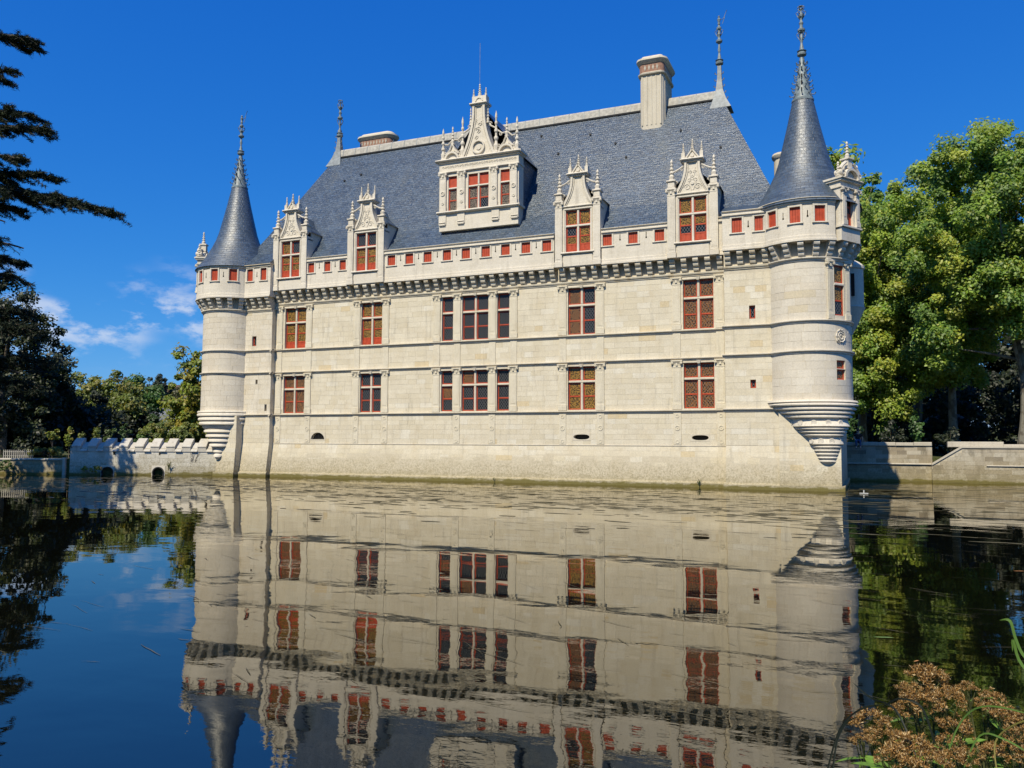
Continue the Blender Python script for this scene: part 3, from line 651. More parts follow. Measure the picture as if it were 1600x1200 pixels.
tR = [(RAD - .1, 4.72), (2.44, 4.70), (2.46, 4.6)] + mould(4.55, 2.36, 3.72, 1.60, 4) + [(1.52, 3.68), (1.50, 3.36), (1.50, 3.34)] + [(1.42, 3.3)] + mould(3.28, 1.34, 2.78, .95, 3) + [(.88, 2.74), (.87, 2.42), (.78, 2.36)] + mould(2.34, .72, 1.42, .34, 5) + [(.2, 1.36), (.05, 1.3)]
cR, cenR = cone(csR, tR)
csL = [(4.5, *LT), (1.15, -19.40, -1.22)]
tL = [(RAD - .1, 4.6), (2.42, 4.56), (2.44, 4.46)] + mould(4.42, 2.36, 3.5, 1.86, 3) + [(1.72, 3.42), (1.6, 3.3)] + mould(3.28, 1.52, 1.95, .62, 4) + [(.5, 1.9)] + mould(1.88, .44, 1.2, .2, 2) + [(.03, 1.12)]
cone(csL, tL)
def rosette(z, r, degs):
    x, y = cenR(z)
    for d in degs: m = MB(TT(x, y, R_(d), r)); m.ring(0, z, -.03, .04, .085, .14, 14); m.ring(0, z, -.02, .04, 0, .09, 10); m.build('rosette', 'white_stone', cR)
rosette(3.52, 1.52, (-58, -32, -5, 22, 48)); rosette(2.58, .88, (-45, -10, 25))
# tower bases
fb = lambda u, z, o: (u, -1.10 - batter(z) * .6 - o, z)
b = MB(); backing(b, fb, 18.38, 21.42, [-.8, .3, 2.3, 4.3], []); side(b, 21.42, -1.10, 12, 4.4, .6); b.add([(18.38, -1.10, 4.3), (21.42, -1.10, 4.3), (21.42, 1, 4.6), (18.38, 1, 4.6)], [(0, 1, 2, 3)])
wb = b.build('wall', 'mortar', CH)
for za, zb in ((.36, 2.3), (2.3, 4.28)): stones(fb, 18.38, 21.42, za, zb, [], .33, .5, 1.0, PAL_WARM, wb, 'ashlar')
MB().box(18.4, 21.58, -1.36, 12, -.8, .27).build('plinth', 'mortar', CH)
fs = lambda u, z, o: (u, -1.06 - batter(z) * .6 - o, z); fsx = lambda u, z, o: (-17.95 + o, u, z)
b = MB(); backing(b, fs, -19.55, -17.95, [-.8, .3, 2.3, 4.2], []); side(b, -17.95, -1.06, YL, 4.2, .6); side(b, -19.55, -1.06, 1, 4.2, .6); b.add([(-19.55, -1.06, 4.2), (-17.95, -1.06, 4.2), (-17.95, 1, 4.4), (-19.55, 1, 4.4)], [(0, 1, 2, 3)])
wsp = b.build('wall', 'mortar', CH)
for za, zb in ((.36, 2.3), (2.3, 4.18)):
    stones(fs, -19.55, -17.95, za, zb, [], .32, .4, .8, PAL_WARM, wsp, 'ashlar'); stones(fsx, -1.06 - batter(zb) * .6, YL, za, zb, [], .32, .3, .7, PAL_WARM, wsp, 'ashlar')
MB().box(-19.7, -17.9, -1.32, 0, -.8, .27).build('plinth', 'mortar', CH)
# building body behind (east and west returns)
MB().box(-19.6, 21.25, .5, 11, 4.3, 12.9).build('wall', 'white_stone', CH)

# ---- roofs
def rq(m, P):
    P = [Vector(p) for p in P]; U = (P[1] - P[0]).normalized(); N = (P[1] - P[0]).cross(P[2] - P[0]).normalized(); V = N.cross(U)
    if m.uv is None: m.uv = []
    m.add(P, [tuple(range(len(P)))]); m.uv += [((p - P[0]).dot(U) + P[0].x * .37, (p - P[0]).dot(V) + P[0].z) for p in P]
PROF = [(-.36, 14.98), (.25, 15.75), (.9, 16.65), (1.5, 17.62), (5.6, 24.72)]
m = MB(); HX = 19.1; RX = 14.5
def rect(k):
    Y, z = PROF[k]; i = (Y + .36) / 5.96 * (HX - RX); return (-HX + i, HX - i, Y, 11.2 - Y, z)
for k in range(len(PROF) - 1):
    a, b, c, d, z = rect(k); A_, B_, C_, D_, Z_ = rect(k + 1)
    rq(m, [(a, c, z), (b, c, z), (B_, C_, Z_), (A_, C_, Z_)]); rq(m, [(b, c, z), (b, d, z), (B_, D_, Z_), (B_, C_, Z_)]); rq(m, [(b, d, z), (a, d, z), (A_, D_, Z_), (B_, D_, Z_)]); rq(m, [(a, d, z), (a, c, z), (A_, C_, Z_), (A_, D_, Z_)])
roof = m.build('roof', 'slate', CH)
m = MB(); rq(m, [(15.5, YR - .55, 15.02), (19.6, YR - .55, 15.02), (19.6, .25, 15.78), (15.5, .25, 15.78)]); m.build('pavilion_roof', 'slate', roof)
m = MB(); rq(m, [(-19.6, YL - .72, 14.86), (-15.36, YL - .72, 14.86), (-15.5, .3, 15.9), (-19.6, .3, 15.9)]); rq(m, [(-15.36, YL - .72, 14.86), (-15.36, .3, 14.9), (-15.5, .3, 15.9)]); m.build('pavilion_roof', 'slate', roof)
MB().box(-19.0, -15.34, YL - .70, YL - .2, 14.80, 14.855).build('eaves_board', 'course_stone', roof)
m = MB(); m.loft([[(x, 5.6 - .30, 24.32), (x, 5.6 - .2, 24.82), (x, 5.6 - .08, 24.95), (x, 5.6 + .08, 24.95), (x, 5.6 + .2, 24.82), (x, 5.6 + .30, 24.32)] for x in (-14.3, 14.3)])
rc = m.build('ridge_capping', 'ridge_lead', roof)
for i in range(27): m = MB(); m.loft([[(x, 5.6 - .315, 24.32), (x, 5.6 - .21, 24.83), (x, 5.6 - .08, 24.965), (x, 5.6 + .08, 24.965)] for x in (-14 + i * 1.08, -13.95 + i * 1.08)]); m.build('ridge_seam', 'lead', rc)
MB().run([(5.6 - .36, 24.22), (5.6 - .38, 24.30), (5.6 - .30, 24.36), (5.6 - .28, 24.28)], -14.3, 14.3).build('ridge_drip', 'iron', rc)
# roof vents
for x, t in ((-9.3, .35), (-11.5, .72), (-12.8, .66), (4.2, .62), (6.2, .82), (9.0, .45), (12.3, .70), (14.9, .42), (2.6, .9), (8.1, .65)):
    y, z = 1.5 + 4.1 * t * .9, 17.62 + 7.1 * t * .9; MB().box(x - .06, x + .06, y - .10, y + .1, z - .02, z + .09).build('roof_vent', 'iron', roof)
CONE = [(2.86, 15.08), (2.62, 15.42), (2.25, 15.95), (1.86, 16.65), (1.56, 17.3), (1.36, 17.9), (1.12, 18.9), (.86, 20.0), (.56, 21.4)]
def spire(ax, ay, dz, lbl, rmul=1.):
    m = MB(); m.uv = []; n = 56; v = 0; out = [(CONE[0][0] + .06, CONE[0][1] - .08)] + CONE
    for (r0, z0), (r1, z1) in zip(out, out[1:]):
        L = math.hypot(r1 - r0, z1 - z0)
        for i in range(n):
            a, b = 2 * math.pi * i / n, 2 * math.pi * (i + 1) / n
            m.add([(ax + r * rmul * math.cos(t), ay + r * rmul * math.sin(t), z + dz) for r, t, z in ((r0, a, z0), (r0, b, z0), (r1, b, z1), (r1, a, z1))], [(0, 1, 2, 3)])
            m.uv += [(a * 1.6, v), (b * 1.6, v), (b * 1.6, v + L), (a * 1.6, v + L)]
        v += L
    # merge for smooth shading
    o = m.build('spire_roof', 'slate_spire', CH, smooth=True)
    import bmesh
    bm = bmesh.new(); bm.from_mesh(o.data); bmesh.ops.remove_doubles(bm, verts=bm.verts, dist=.0005); bm.to_mesh(o.data); bm.free()
    f = MB(); f.lathe([(.60, 21.36 + dz), (.60, 21.46 + dz), (.54, 21.5 + dz), (.40, 22.1 + dz), (.26, 22.9 + dz), (.15, 23.7 + dz), (.12, 23.9 + dz)], ax, ay, 12)
    for lv in range(6):
        r = .56 - lv * .075; z = 21.75 + dz + lv * .36
        for k in range(8):
            a = 2 * math.pi * (k + .5 * (lv % 2)) / 8; d = Vector((math.cos(a), math.sin(a), 0)); c = Vector((ax, ay, z))
            f.tube([c + d * (r - .08), c + d * (r + .08) + Vector((0, 0, -.03)), c + d * (r + .12) + Vector((0, 0, .07))], [.03, .03, .05], 5)
    fo = smooth_angle(f.build('spire_base', 'zinc', o))
    for k in range(4):
        m = MB(TT(ax, ay, R_(-2), .5 - .085 * k + .012)); m.loft([[(-.04, .0, 21.85 + dz + k * .42), (.04, 0, 21.85 + dz + k * .42), (.04, .03, 21.85 + dz + k * .42), (-.04, .03, 21.85 + dz + k * .42)], [(-.03, .05, 22.05 + dz + k * .42), (.03, .05, 22.05 + dz + k * .42), (.03, .08, 22.05 + dz + k * .42), (-.03, .08, 22.05 + dz + k * .42)]]); m.build('spire_slot', 'dark_void', o)
    return o
def finial(ax, ay, z0, h, parent, crown, mat='zinc'):
    m = MB(); P = [(.10, 0), (.10, .04), (.24, .06), (.26, .09), (.18, .12), (.26, .14), (.12, .17), (.10, .23), (.07, .27), (.06, .30), (.1, .36), (.07, .42), (.05, .48), (.20, .52), (.21, .55), (.1, .58), (.08, .63), (.13, .67), (.07, .71), (.06, .76), (.15, .79), (.16, .82), (.06, .85), (.04, .92), (.03, .94)]
    m.lathe([(r, z0 + z * h) for r, z in P] + [(.0, z0 + h)], ax, ay, 12)
    for t in (.34, .74) if crown else (.62,):
        for k in range(6):
            a = 2 * math.pi * k / 6; d = Vector((math.cos(a), math.sin(a), 0)); c = Vector((ax, ay, z0 + t * h))
            m.tube([c + d * .06, c + d * .2 + Vector((0, 0, .08 * h)), c + d * .27 + Vector((0, 0, .13 * h)), c + d * .15 + Vector((0, 0, .16 * h))], .022, 5)
    if crown:
        for k in range(6):
            a = 2 * math.pi * k / 6; d = Vector((math.cos(a), math.sin(a), 0)); c = Vector((ax, ay, z0 + .92 * h))
            m.tube([c, c + d * .16 + Vector((0, 0, .02 * h)), c + d * .18 + Vector((0, 0, .06 * h)), c + Vector((0, 0, .085 * h))], .028, 5)
    else:   # a small armed figure
        c = Vector((ax, ay, z0 + .86 * h)); m.lathe([(.03, c.z), (.09, c.z + .1), (.07, c.z + .25), (.12, c.z + .42), (.05, c.z + .52), (.08, c.z + .6), (.0, c.z + .7)], ax, ay, 8)
        m.tube([c + Vector((.1, 0, .38)), c + Vector((.3, 0, .45)), c + Vector((.5, 0, .95))], .02, 5); m.tube([c + Vector((.22, 0, .1)), c + Vector((.36, 0, .5))], .02, 5)
    return smooth_angle(m.build('finial', mat, parent))
sr = spire(*RT, 0, ''); finial(*RT, 23.85, 3.05, sr, True)
sp = spire(*LT, -.22, '', 1.0); finial(*LT, 23.6, 2.9, sp, False)
# lead caps and finials on the ridge ends
for sx, top in ((-1, 29.0), (1, 29.7)):
    X = sx * 14.5; m = MB()
    def sq(h, z, xo): return [(X + xo - h, 5.6 - h, z), (X + xo + h, 5.6 - h, z), (X + xo + h, 5.6 + h, z), (X + xo - h, 5.6 + h, z)]
    m.loft([sq(.66, 23.6, sx * .12), sq(.40, 24.3, sx * .03), sq(.22, 24.95, 0), sq(.14, 25.7, 0), sq(.11, 26.6, 0)])
    lc = m.build('lead_cap', 'lead', roof)
    for k in range(5):
        z = 24.3 + k * .42; r = (.36, .24, .17, .13, .1)[k]
        for s in (-1, 1): MB().tube([(X + s * r, 5.5, z), (X + s * (r + .14), 5.45, z + .02), (X + s * (r + .16), 5.45, z + .12)], [.03, .03, .05], 5).build('crocket', 'lead', lc)
    finial(X, 5.6, 26.5 if sx > 0 else 25.9, top - (26.5 if sx > 0 else 25.9), roof, sx < 0, 'zinc')
MB().tube([(.03, .3, 25.7), (.03, .3, 28.4)], .014, 5).build('lightning_rod', 'zinc', roof)
# chimneys
def rrect(cx, cy, hx, hy, r, z, n=5):
    P = []
    for qx, qy, a0 in ((1, 1, 0), (-1, 1, 90), (-1, -1, 180), (1, -1, 270)):
        for i in range(n + 1): a = R_(a0 + 90 * i / n); P.append((cx + qx * (hx - r) + r * math.cos(a), cy + qy * (hy - r) + r * math.sin(a), z))
    return P
def chimney(cx, cy, hx, hy, r, z0, z1, brick=True):
    m = MB(); m.loft([rrect(cx, cy, hx, hy, r, z) for z in (z0, z1 - 1.35)])
    for i in range(5):
        x = cx - hx + r * .6 + (2 * hx - r * 1.2) * i / 4; m.bbox(x - .05, x + .05, cy - hy - .03, cy - hy + .05, z0 + .3, z1 - 1.4, .015)
    for i in range(6):
        y = cy - hy + .4 + (2 * hy - .8) * i / 5; m.box(cx + hx - .03, cx + hx + .04, y - .06, y + .06, z0 + .3, z1 - 1.4)
    o = m.build('chimney', 'chimney_stone', CH)
    m = MB(); m.loft([rrect(cx, cy, hx + e, hy + e, r + e, z) for e, z in ((.0, z1 - 1.36), (.14, z1 - 1.28), (.16, z1 - 1.2), (.06, z1 - 1.14), (.05, z1 - 1.12))]); m.loft([rrect(cx, cy, hx + e, hy + e, r + e, z) for e, z in ((.05, z1 - .56), (.2, z1 - .44), (.26, z1 - .36), (.24, z1 - .24), (.0, z1 - .12), (-.1, z1))])
    smooth_angle(m.build('chimney_cap', 'chimney_stone', o))
    m = MB(); m.loft([rrect(cx, cy, hx + .04, hy + .04, r, z) for z in (z1 - 1.13, z1 - .55)]); m.build('brick_band', 'red_brick', o)
    for face in (0, 1):
        L = (hx if face == 0 else hy) * 2 - .5; n = max(3, int(L / .26))
        for i in range(n):
            c = -L / 2 + L * (i + .5) / n
            q = [(c - .07, z1 - .84), (c, z1 - 1.04), (c + .07, z1 - .84), (c, z1 - .64)]
            m = MB()
            if face == 0: m.prism([(cx + a, b_) for a, b_ in q], cy - hy - .06, cy - hy - .03)
            else: m.loft([[(X, cy + a, b_) for a, b_ in q] for X in (cx + hx + .03, cx + hx + .06)])
            m.build('brick_lozenge', 'grey_stone', o)
    return o
chimney(10.35, 5.75, .78, 1.35, .3, 22.6, 27.55); chimney(-12.9, 8.6, 1.5, .6, .5, 20.5, 27.05)
m = MB(); m.lathe([(.52, 15.5), (.52, 19.55), (.62, 19.65), (.66, 19.8), (.6, 19.92), (.3, 19.95)], 18.35, 4.6, 16); smooth_angle(m.build('chimney', 'chimney_stone', CH))

# ---- dormers
def ogee(hb, ht, H, n=12):
    return [(ht + (hb - ht) * (1 - math.sin(t * math.pi / 2)) ** 1.25 if True else 0, H * t) for t in [i / n for i in range(n + 1)]]
def border(m, cur, z0, w, y0, y1, sx):
    P = [(sx * x, z0 + z) for x, z in cur]
    for (a, b), (c, d) in zip(P, P[1:]):
        n = Vector((d - b, -(c - a))).normalized() * (w if sx > 0 else -w); m.prism([(a, b), (c, d), (c - n.x, d - n.y), (a - n.x, b - n.y)], y0, y1)
def scroll(m, cx, cz, r, s, y, turns=1.3, rad=.028):
    P = [(cx + s * r * (1 - t * .8) * math.cos(2 * math.pi * turns * t), y, cz + r * (1 - t * .8) * math.sin(2 * math.pi * turns * t)) for t in [i / 14 for i in range(15)]]; m.tube(P, rad, 5)
def small_dormer(cx, lower, upper, relief):
    F = -.57; T = T_(cx, F); m = MB(T)
    m.box(-1.4, 1.4, .02, .6, 12.92, 13.72); m.bbox(-.92, .92, -.03, .1, 12.95, 13.66, .02); m.bbox(-1.06, 1.06, -.15, .3, 13.70, 13.82, .04)
    for s in (-1, 1): m.box(s * 1.1 - .33, s * 1.1 + .33, .02, .6, 13.82, 16.45); m.bbox(s * .86 - .045, s * .86 + .045, -.03, .1, 13.82, 16.4, .02)
    m.box(-.77, .77, .30, .6, 13.82, 16.38); m.box(-1.43, 1.43, .021, .6, 16.38, 16.62); m.bbox(-.9, .9, -.03, .1, 16.4, 16.5, .02); m.bbox(-1.0, 1.0, -.08, .2, 16.56, 16.66, .03)
    cur = ogee(1.0, .44, 1.75); m.prism([(x, 16.66 + z) for x, z in cur] + [(-x, 16.66 + z) for x, z in cur[::-1]], .05, .5)
    for s in (-1, 1): border(m, cur, 16.66, .13, -.06, .12, s); border(m, [(x - .16, z) for x, z in cur], 16.66, .06, .0, .12, s)
    m.bbox(-.6, .6, -.1, .55, 18.41, 18.5, .03); m.bbox(-.68, .68, -.2, .6, 18.5, 18.62, .05)
    m.prism([(-.42, 18.62), (.42, 18.62), (0, 19.2)], .05, .35); border(m, [(.44, 0), (0, .6)], 18.62, .07, -.02, .3, 1); border(m, [(.44, 0), (0, .6)], 18.62, .07, -.02, .3, -1)
    m.ring(0, 18.82, -.02, .1, .0, .11, 10)
    for s in (-1, 1): m.box(s * .52 - .1, s * .52 + .1, .02, .35, 18.62, 19.0)
    dm = m.build('dormer', 'white_stone', CH)
    window(T, -.77, .77, 13.82, 16.38, 15.42, lower, upper, True, .42, y=.17, parent=dm, mw=.065)
    for s in (-1, 1):
        pilaster(T, s * 1.2, 12.93, 16.95, .44, dm, .09)
        q = MB(T).bbox(s * 1.2 - .24, s * 1.2 + .24, -.14, .4, 16.95, 17.02, .02); q.bbox(s * 1.2 - .2, s * 1.2 + .2, -.1, .36, 17.02, 17.35, .03); q.bbox(s * 1.2 - .27, s * 1.2 + .27, -.17, .42, 17.35, 17.45, .03); q.build('pinnacle_pedestal', 'white_stone', dm)
        pinnacle(dm, cx + s * 1.2, F + .12, 17.45, 1.3, 1.15); pinnacle(dm, cx + s * .52, F + .15, 19.0, .62, .6)
        a = MB(T); a.tube([(s * .5, .1, 18.25), (s * .72, .1, 18.12), (s * .95, .1, 18.0), (s * 1.14, .1, 17.98)], [.07, .05, .06, .04], 6); scroll(a, s * .62, 18.08, .12, s, .1); a.build('scroll_bracket', 'white_stone', dm); a = MB(T); scroll(a, s * .98, 17.3, .13, -s, .05, rad=.035); a.build('volute', 'white_stone', dm)
    pinnacle(dm, cx, F + .15, 19.15, .66, .75)
    if relief:
        a = MB(T)
        for s in (-1, 1): scroll(a, s * .3, 16.98, .2, s, .04); scroll(a, s * .16, 17.38, .13, -s, .04); scroll(a, s * .12, 17.85, .1, s, .04); a.tube([(s * .04, .04, 16.8), (s * .2, .03, 17.2), (s * .1, .03, 17.6), (s * .16, .04, 18.1)], .025, 5)
        a.ring(0, 17.62, .02, .06, .04, .09, 8); a.ring(0, 17.2, .0, .06, .0, .1, 8); a.build('carved_relief', 'white_stone', dm)
    c = MB(T)
    for s in (-1, 1): MB(T).box(s * 1.34 - .04, s * 1.34 + .04, .5, 3.2, 14.9, 17.05).build('dormer_cheek', 'white_stone', dm)
    r = MB(T); r.uv = None
    for s in (-1, 1): rq(r, [(s * 1.5, .45, 16.95), (s * 1.5, 3.4, 16.95), (s * .5, 3.4, 17.75), (s * .5, .45, 17.75)]); rq(r, [(s * .5, .45, 17.75), (s * .5, 3.4, 17.75), (0, 3.4, 18.45), (0, .45, 18.45)])
    r.build('dormer_roof', 'slate', dm); return dm
small_dormer(-14.07, [[G, G]] * 2, [[G], [D]], True); small_dormer(-7.87, [[G, G]] * 2, [[D], [D]], True)
small_dormer(7.02, [[G, D], [G, G]], [[G], [G]], False); small_dormer(13.86, [[D, G], [D, G]], [[G], [G]], True)
# central dormer
F = .2; T = T_(0.02, F); m = MB(T)
m.box(-2.80, 2.80, .02, .8, 16.15, 17.3)
for x in (-2.55, -1.2, 1.24, 2.56): m.bbox(x - .27, x + .27, -.05, .1, 16.55, 17.28, .02); m.bbox(x - .22, x + .22, -.09, .1, 16.5, 16.62, .02); m.bbox(x - .22, x + .22, -.12, .1, 16.66, 16.72, .02)
m.bbox(-2.95, 2.95, -.2, .8, 17.28, 17.42, .05)
for a, b in ((-2.82, -2.16), (-1.54, -.72), (.88 - .15, 1.56), (2.2, 2.82)): m.box(a, b, .03, .8, 17.42, 19.75)
m.box(-2.2, 2.25, .32, .8, 17.42, 19.75); m.box(-2.82, 2.82, .031, .8, 19.75, 19.98); m.bbox(-2.88, 2.88, -.1, .8, 19.98, 20.1, .03)
m.box(-2.82, 2.82, -.02, .8, 20.1, 20.62); m.bbox(-2.92, 2.92, -.12, .9, 20.62, 20.72, .04); m.bbox(-3.05, 3.05, -.26, .95, 20.72, 20.86, .06)
cur = ogee(1.22, .44, 3.3, 16); m.prism([(x, 20.86 + z) for x, z in cur] + [(-x, 20.86 + z) for x, z in cur[::-1]], .05, .6)
for s in (-1, 1): border(m, cur, 20.86, .15, -.07, .15, s); border(m, [(x - .2, z) for x, z in cur], 20.86, .06, .0, .15, s)
m.ring(.0, 21.45, -.08, .08, .36, .45, 22); m.ring(0, 21.45, -.0, .08, 0, .18, 12)
m.bbox(-.55, .55, -.08, .6, 24.16, 24.26, .03); m.bbox(-.62, .62, -.18, .65, 24.26, 24.38, .04); m.box(-.5, .5, .03, .5, 24.38, 24.85)
for i in range(8):
    a, b = math.pi * i / 8, math.pi * (i + 1) / 8
    m.prism([(.2 * math.cos(a), 24.5 + .2 * math.sin(a)), (.3 * math.cos(a), 24.5 + .3 * math.sin(a)), (.3 * math.cos(b), 24.5 + .3 * math.sin(b)), (.2 * math.cos(b), 24.5 + .2 * math.sin(b))], -.02, .1)
for s in (-1, 1):      # side shell gables
    c = s * 1.93
    m.prism([(c - .62, 20.86), (c + .62, 20.86), (c + .55, 21.2), (c + .2, 21.6), (c, 22.0), (c - .2, 21.6), (c - .55, 21.2)], .1, .5)
    for i in range(10):
        a, b = math.pi * i / 10, math.pi * (i + 1) / 10
        m.prism([(c + .42 * math.cos(a), 20.86 + .42 * math.sin(a)), (c + .54 * math.cos(a), 20.86 + .54 * math.sin(a)), (c + .54 * math.cos(b), 20.86 + .54 * math.sin(b)), (c + .42 * math.cos(b), 20.86 + .42 * math.sin(b))], -.06, .3)
    for t in (-1, 1): m.tube([(c + t * .45, .06, 21.25), (c + t * .18, .05, 21.5), (c, .05, 21.95)], .06, 5); scroll(m, c + t * .55, 21.35, .13, t, .1)
cd = m.build('dormer', 'white_stone', CH, label='wide central dormer of carved white stone')
W1, W0 = [['wood']], [['wood']]
for a, b, mu in ((-2.16, -1.54, False), (-.72, .73, True), (1.56, 2.2, False)):
    window(T, a, b, 17.42, 19.75, 18.95, [[P_, P_], [D, P_]] if mu else [[P_, P_]], [['wood'], ['wood']] if mu else [['wood']], mu, y=.18, parent=cd, mw=.06)
for x in (-2.5, -1.13, 1.15, 2.52):
    pilaster(T, x, 17.42, 20.0, .42, cd, .1)
    m = MB(T); m.ring(x, 18.6, -.16, -.09, .10, .15, 12); m.ring(x, 18.6, -.14, -.09, 0, .05, 8); m.ring(x, 17.95, -.14, -.1, .05, .09, 8); m.build('roundel', 'white_stone', cd)
for x, z0, z1, k in ((-2.62, 20.86, 23.1, 1.0), (-1.92, 21.9, 23.15, .8), (-1.2, 20.86, 23.7, 1.1), (-.62, 23.0, 24.2, .6), (.62, 23.0, 24.25, .6), (1.2, 20.86, 23.75, 1.1), (1.95, 21.9, 23.2, .8), (2.66, 20.86, 23.15, 1.0), (0.02, 24.85, 25.73, .8), (-.42, 24.85, 25.4, .55), (.46, 24.85, 25.4, .55)):
    pinnacle(cd, x, F + .15, z0, z1 - z0, k)
m = MB(T)
for s in (-1, 1):
    m.tube([(s * .55, .2, 23.1), (s * .8, .2, 22.8), (s * 1.15, .2, 22.6)], [.08, .06, .05], 6); m.tube([(s * 1.25, .2, 22.45), (s * 1.6, .2, 22.2), (s * 1.9, .2, 22.25)], [.06, .05, .05], 6); m.tube([(s * 2.0, .2, 22.2), (s * 2.3, .2, 21.95), (s * 2.6, .2, 22.0)], [.06, .05, .05], 6)
    scroll(m, s * .7, 22.95, .16, s, .2); scroll(m, s * 1.5, 22.15, .14, s, .2); scroll(m, s * .95, 21.2, .15, -s, .0)
for k in range(30):
    x = -2.5 + k * .175; scroll(m, x, 20.36, .09, 1 if k % 2 else -1, -.03, 1.0, .022)
for k in range(12):
    random.seed(k); x, z = random.uniform(-.5, .5), random.uniform(21.9, 23.3); scroll(m, x * .7, z, random.uniform(.08, .14), random.choice((-1, 1)), .03, 1.1, .018)
m.build('carved_relief', 'white_stone', cd)
c = MB(T)
for s in (-1, 1): c = MB(T); rq(c, [(s * 2.78, .75, 15.6), (s * 2.78, 4.6, 15.6), (s * 2.78, 4.6, 20.6), (s * 2.78, .75, 20.6)]); c.build('dormer_cheek', 'slate', cd)
r = MB(T)
for s in (-1, 1): rq(r, [(s * 2.95, .8, 20.55), (s * 2.95, 4.8, 20.55), (s * .5, 4.8, 23.6), (s * .5, .8, 23.6)]); rq(r, [(s * .5, .8, 23.6), (s * .5, 5.2, 23.6), (0, 5.2, 24.3), (0, .8, 24.3)])
r.build('dormer_roof', 'slate', cd)
MB(T).box(-.62, .62, .5, 1.3, 24.2, 24.75).build('gable_back', 'slate', cd) if 0 else None
ck = [k for k in STONES]
flush_stones([(ck, 300)]); STONES.clear()
# ================================================================ ground, water, banks
MOAT = [(-29.3, -5.0, 1.1), (-20.2, -.2, 1.1), (-19.2, 6, 1.1), (20.9, 6, 1.6), (20.9, 14.5, 1.6), (26.6, 14.5, 1.6), (60, 15.5, 1.6), (75, -30, .9), (40, -40, .6), (28, -41.4, .42), (24.6, -42.5, .38), (22.2, -43.0, .36), (19.5, -43.9, .36), (16.4, -45.0, .4), (8, -41.5, .5), (-8, -31.5, .7), (-14, -26.2, .8), (-36.6, -9.6, 1.0), (-34.4, -6.95, 1.1)]
import bmesh
def ground():
    bm = bmesh.new(); N = 28
    inner = [bm.verts.new(p) for p in MOAT]
    c = Vector((0, -12, 0)); outer = [bm.verts.new((3200 * math.cos(2 * math.pi * i / N), 3200 * math.sin(2 * math.pi * i / N), 1.4)) for i in range(N)]
    E_ = [bm.edges.new((a[i], a[(i + 1) % len(a)])) for a in (inner, outer) for i in range(len(a))]
    bmesh.ops.triangle_fill(bm, edges=E_, use_beauty=True)
    low = [bm.verts.new((p[0], p[1], -1.5)) for p in MOAT]
    for i in range(len(MOAT)):
        j = (i + 1) % len(MOAT); bm.faces.new((inner[i], inner[j], low[j], low[i]))
    bmesh.ops.recalc_face_normals(bm, faces=bm.faces)
    me = bpy.data.meshes.new('ground'); bm.to_mesh(me); bm.free(); me.materials.append(M['ground']); return link('ground', me, kind='structure')
ground()
m = MB(); m.add([(-60, -60, 0), (90, -60, 0), (90, 30, 0), (-60, 30, 0)], [(0, 1, 2, 3)]); m.build('water', 'water', kind='structure')
m = MB(); m.add([(-60, -60, -1.3), (90, -60, -1.3), (90, 30, -1.3), (-60, 30, -1.3)], [(0, 1, 2, 3)]); m.build('moat_bed', 'soil', kind='structure')
# far wooded rise
m = MB(); nA = 60; rings = []
for k, (rr, hh) in enumerate(((150, 0), (210, .38), (290, .8), (360, 1.), (700, 1.1), (1500, 1.0))):
    ring_ = []
    for i in range(nA + 1):
        az = R_(-75 + 150 * i / nA); a = 14 + 4 * math.sin(i * .55) + 3 * math.sin(i * 1.3 + 1); a *= 1.0 if i < 26 else .8
        ring_.append((CAM.x + rr * math.sin(az), CAM.y + rr * math.cos(az), 1.2 + a * hh))
    rings.append(ring_)
m.loft(rings, caps=False, closed=False); smooth_angle(m.build('hill', 'ground', kind='structure'))

# ---- a wall along a plan line: u runs from a to b, outwards is the right-hand side of a->b
def wall_frame(a, b):
    a, b = Vector((*a, 0)), Vector((*b, 0)); d = (b - a).normalized(); n = Vector((d.y, -d.x, 0)); L = (b - a).length
    return (lambda u, z, o: tuple(a + d * u + n * o + Vector((0, 0, z)))), L, Matrix(((d.x, -n.x, 0, a.x), (d.y, -n.y, 0, a.y), (0, 0, 1, 0), (0, 0, 0, 1)))
# crenellated wall
f, L, T = wall_frame((-29.3, -5.0), (-19.3, -.35))
cw = thing('crenellated_wall', 'low white crenellated wall joining the left tower to the bank', 'wall')
h1 = [(2.2, 3.1, -.3, .62), (5.75, 6.65, -.3, .66), (3.0, 3.16, 1.42, 1.66), (6.2, 6.32, 1.42, 1.6)]
m = backing(MB(), f, 0, L, [-1, 1.9], h1, .5); m.add([f(0, -1, 0), f(0, -1, -.9), f(0, 2.1, -.9), f(0, 2.1, 0)], [(0, 1, 2, 3)]); m.add([f(0, -1, -.9), f(L, -1, -.9), f(L, 2.3, -.9), f(0, 2.3, -.9)], [(0, 1, 2, 3)])
body = m.build('wall', 'mortar', cw)
stones(f, 0, L, .04, 1.75, h1, .29, .4, .85, PAL_CREN, body, 'white_ashlar')
for a, b, c, d in h1: MB().add([f(a, c, -.5), f(b, c, -.5), f(b, d, -.5), f(a, d, -.5)], [(0, 1, 2, 3)]).build('hole_shade_sheet', 'dark_void', body)  # darkness inside each hole is painted as a near-black sheet
for cx_ in (2.65, 6.2):
    m = MB(T); m.plate_hole(cx_ - .47, cx_ + .47, -.35, .67, -.02, .35, lambda t, c=cx_: (c + .40 * math.cos(t), .16 + .42 * math.sin(t))); m.build('culvert_arch', 'white_stone', cw)
    m = MB(T); m.ring(cx_, .16, -.06, .3, .36, .43, 20); m.build('culvert_pipe', 'iron', cw)
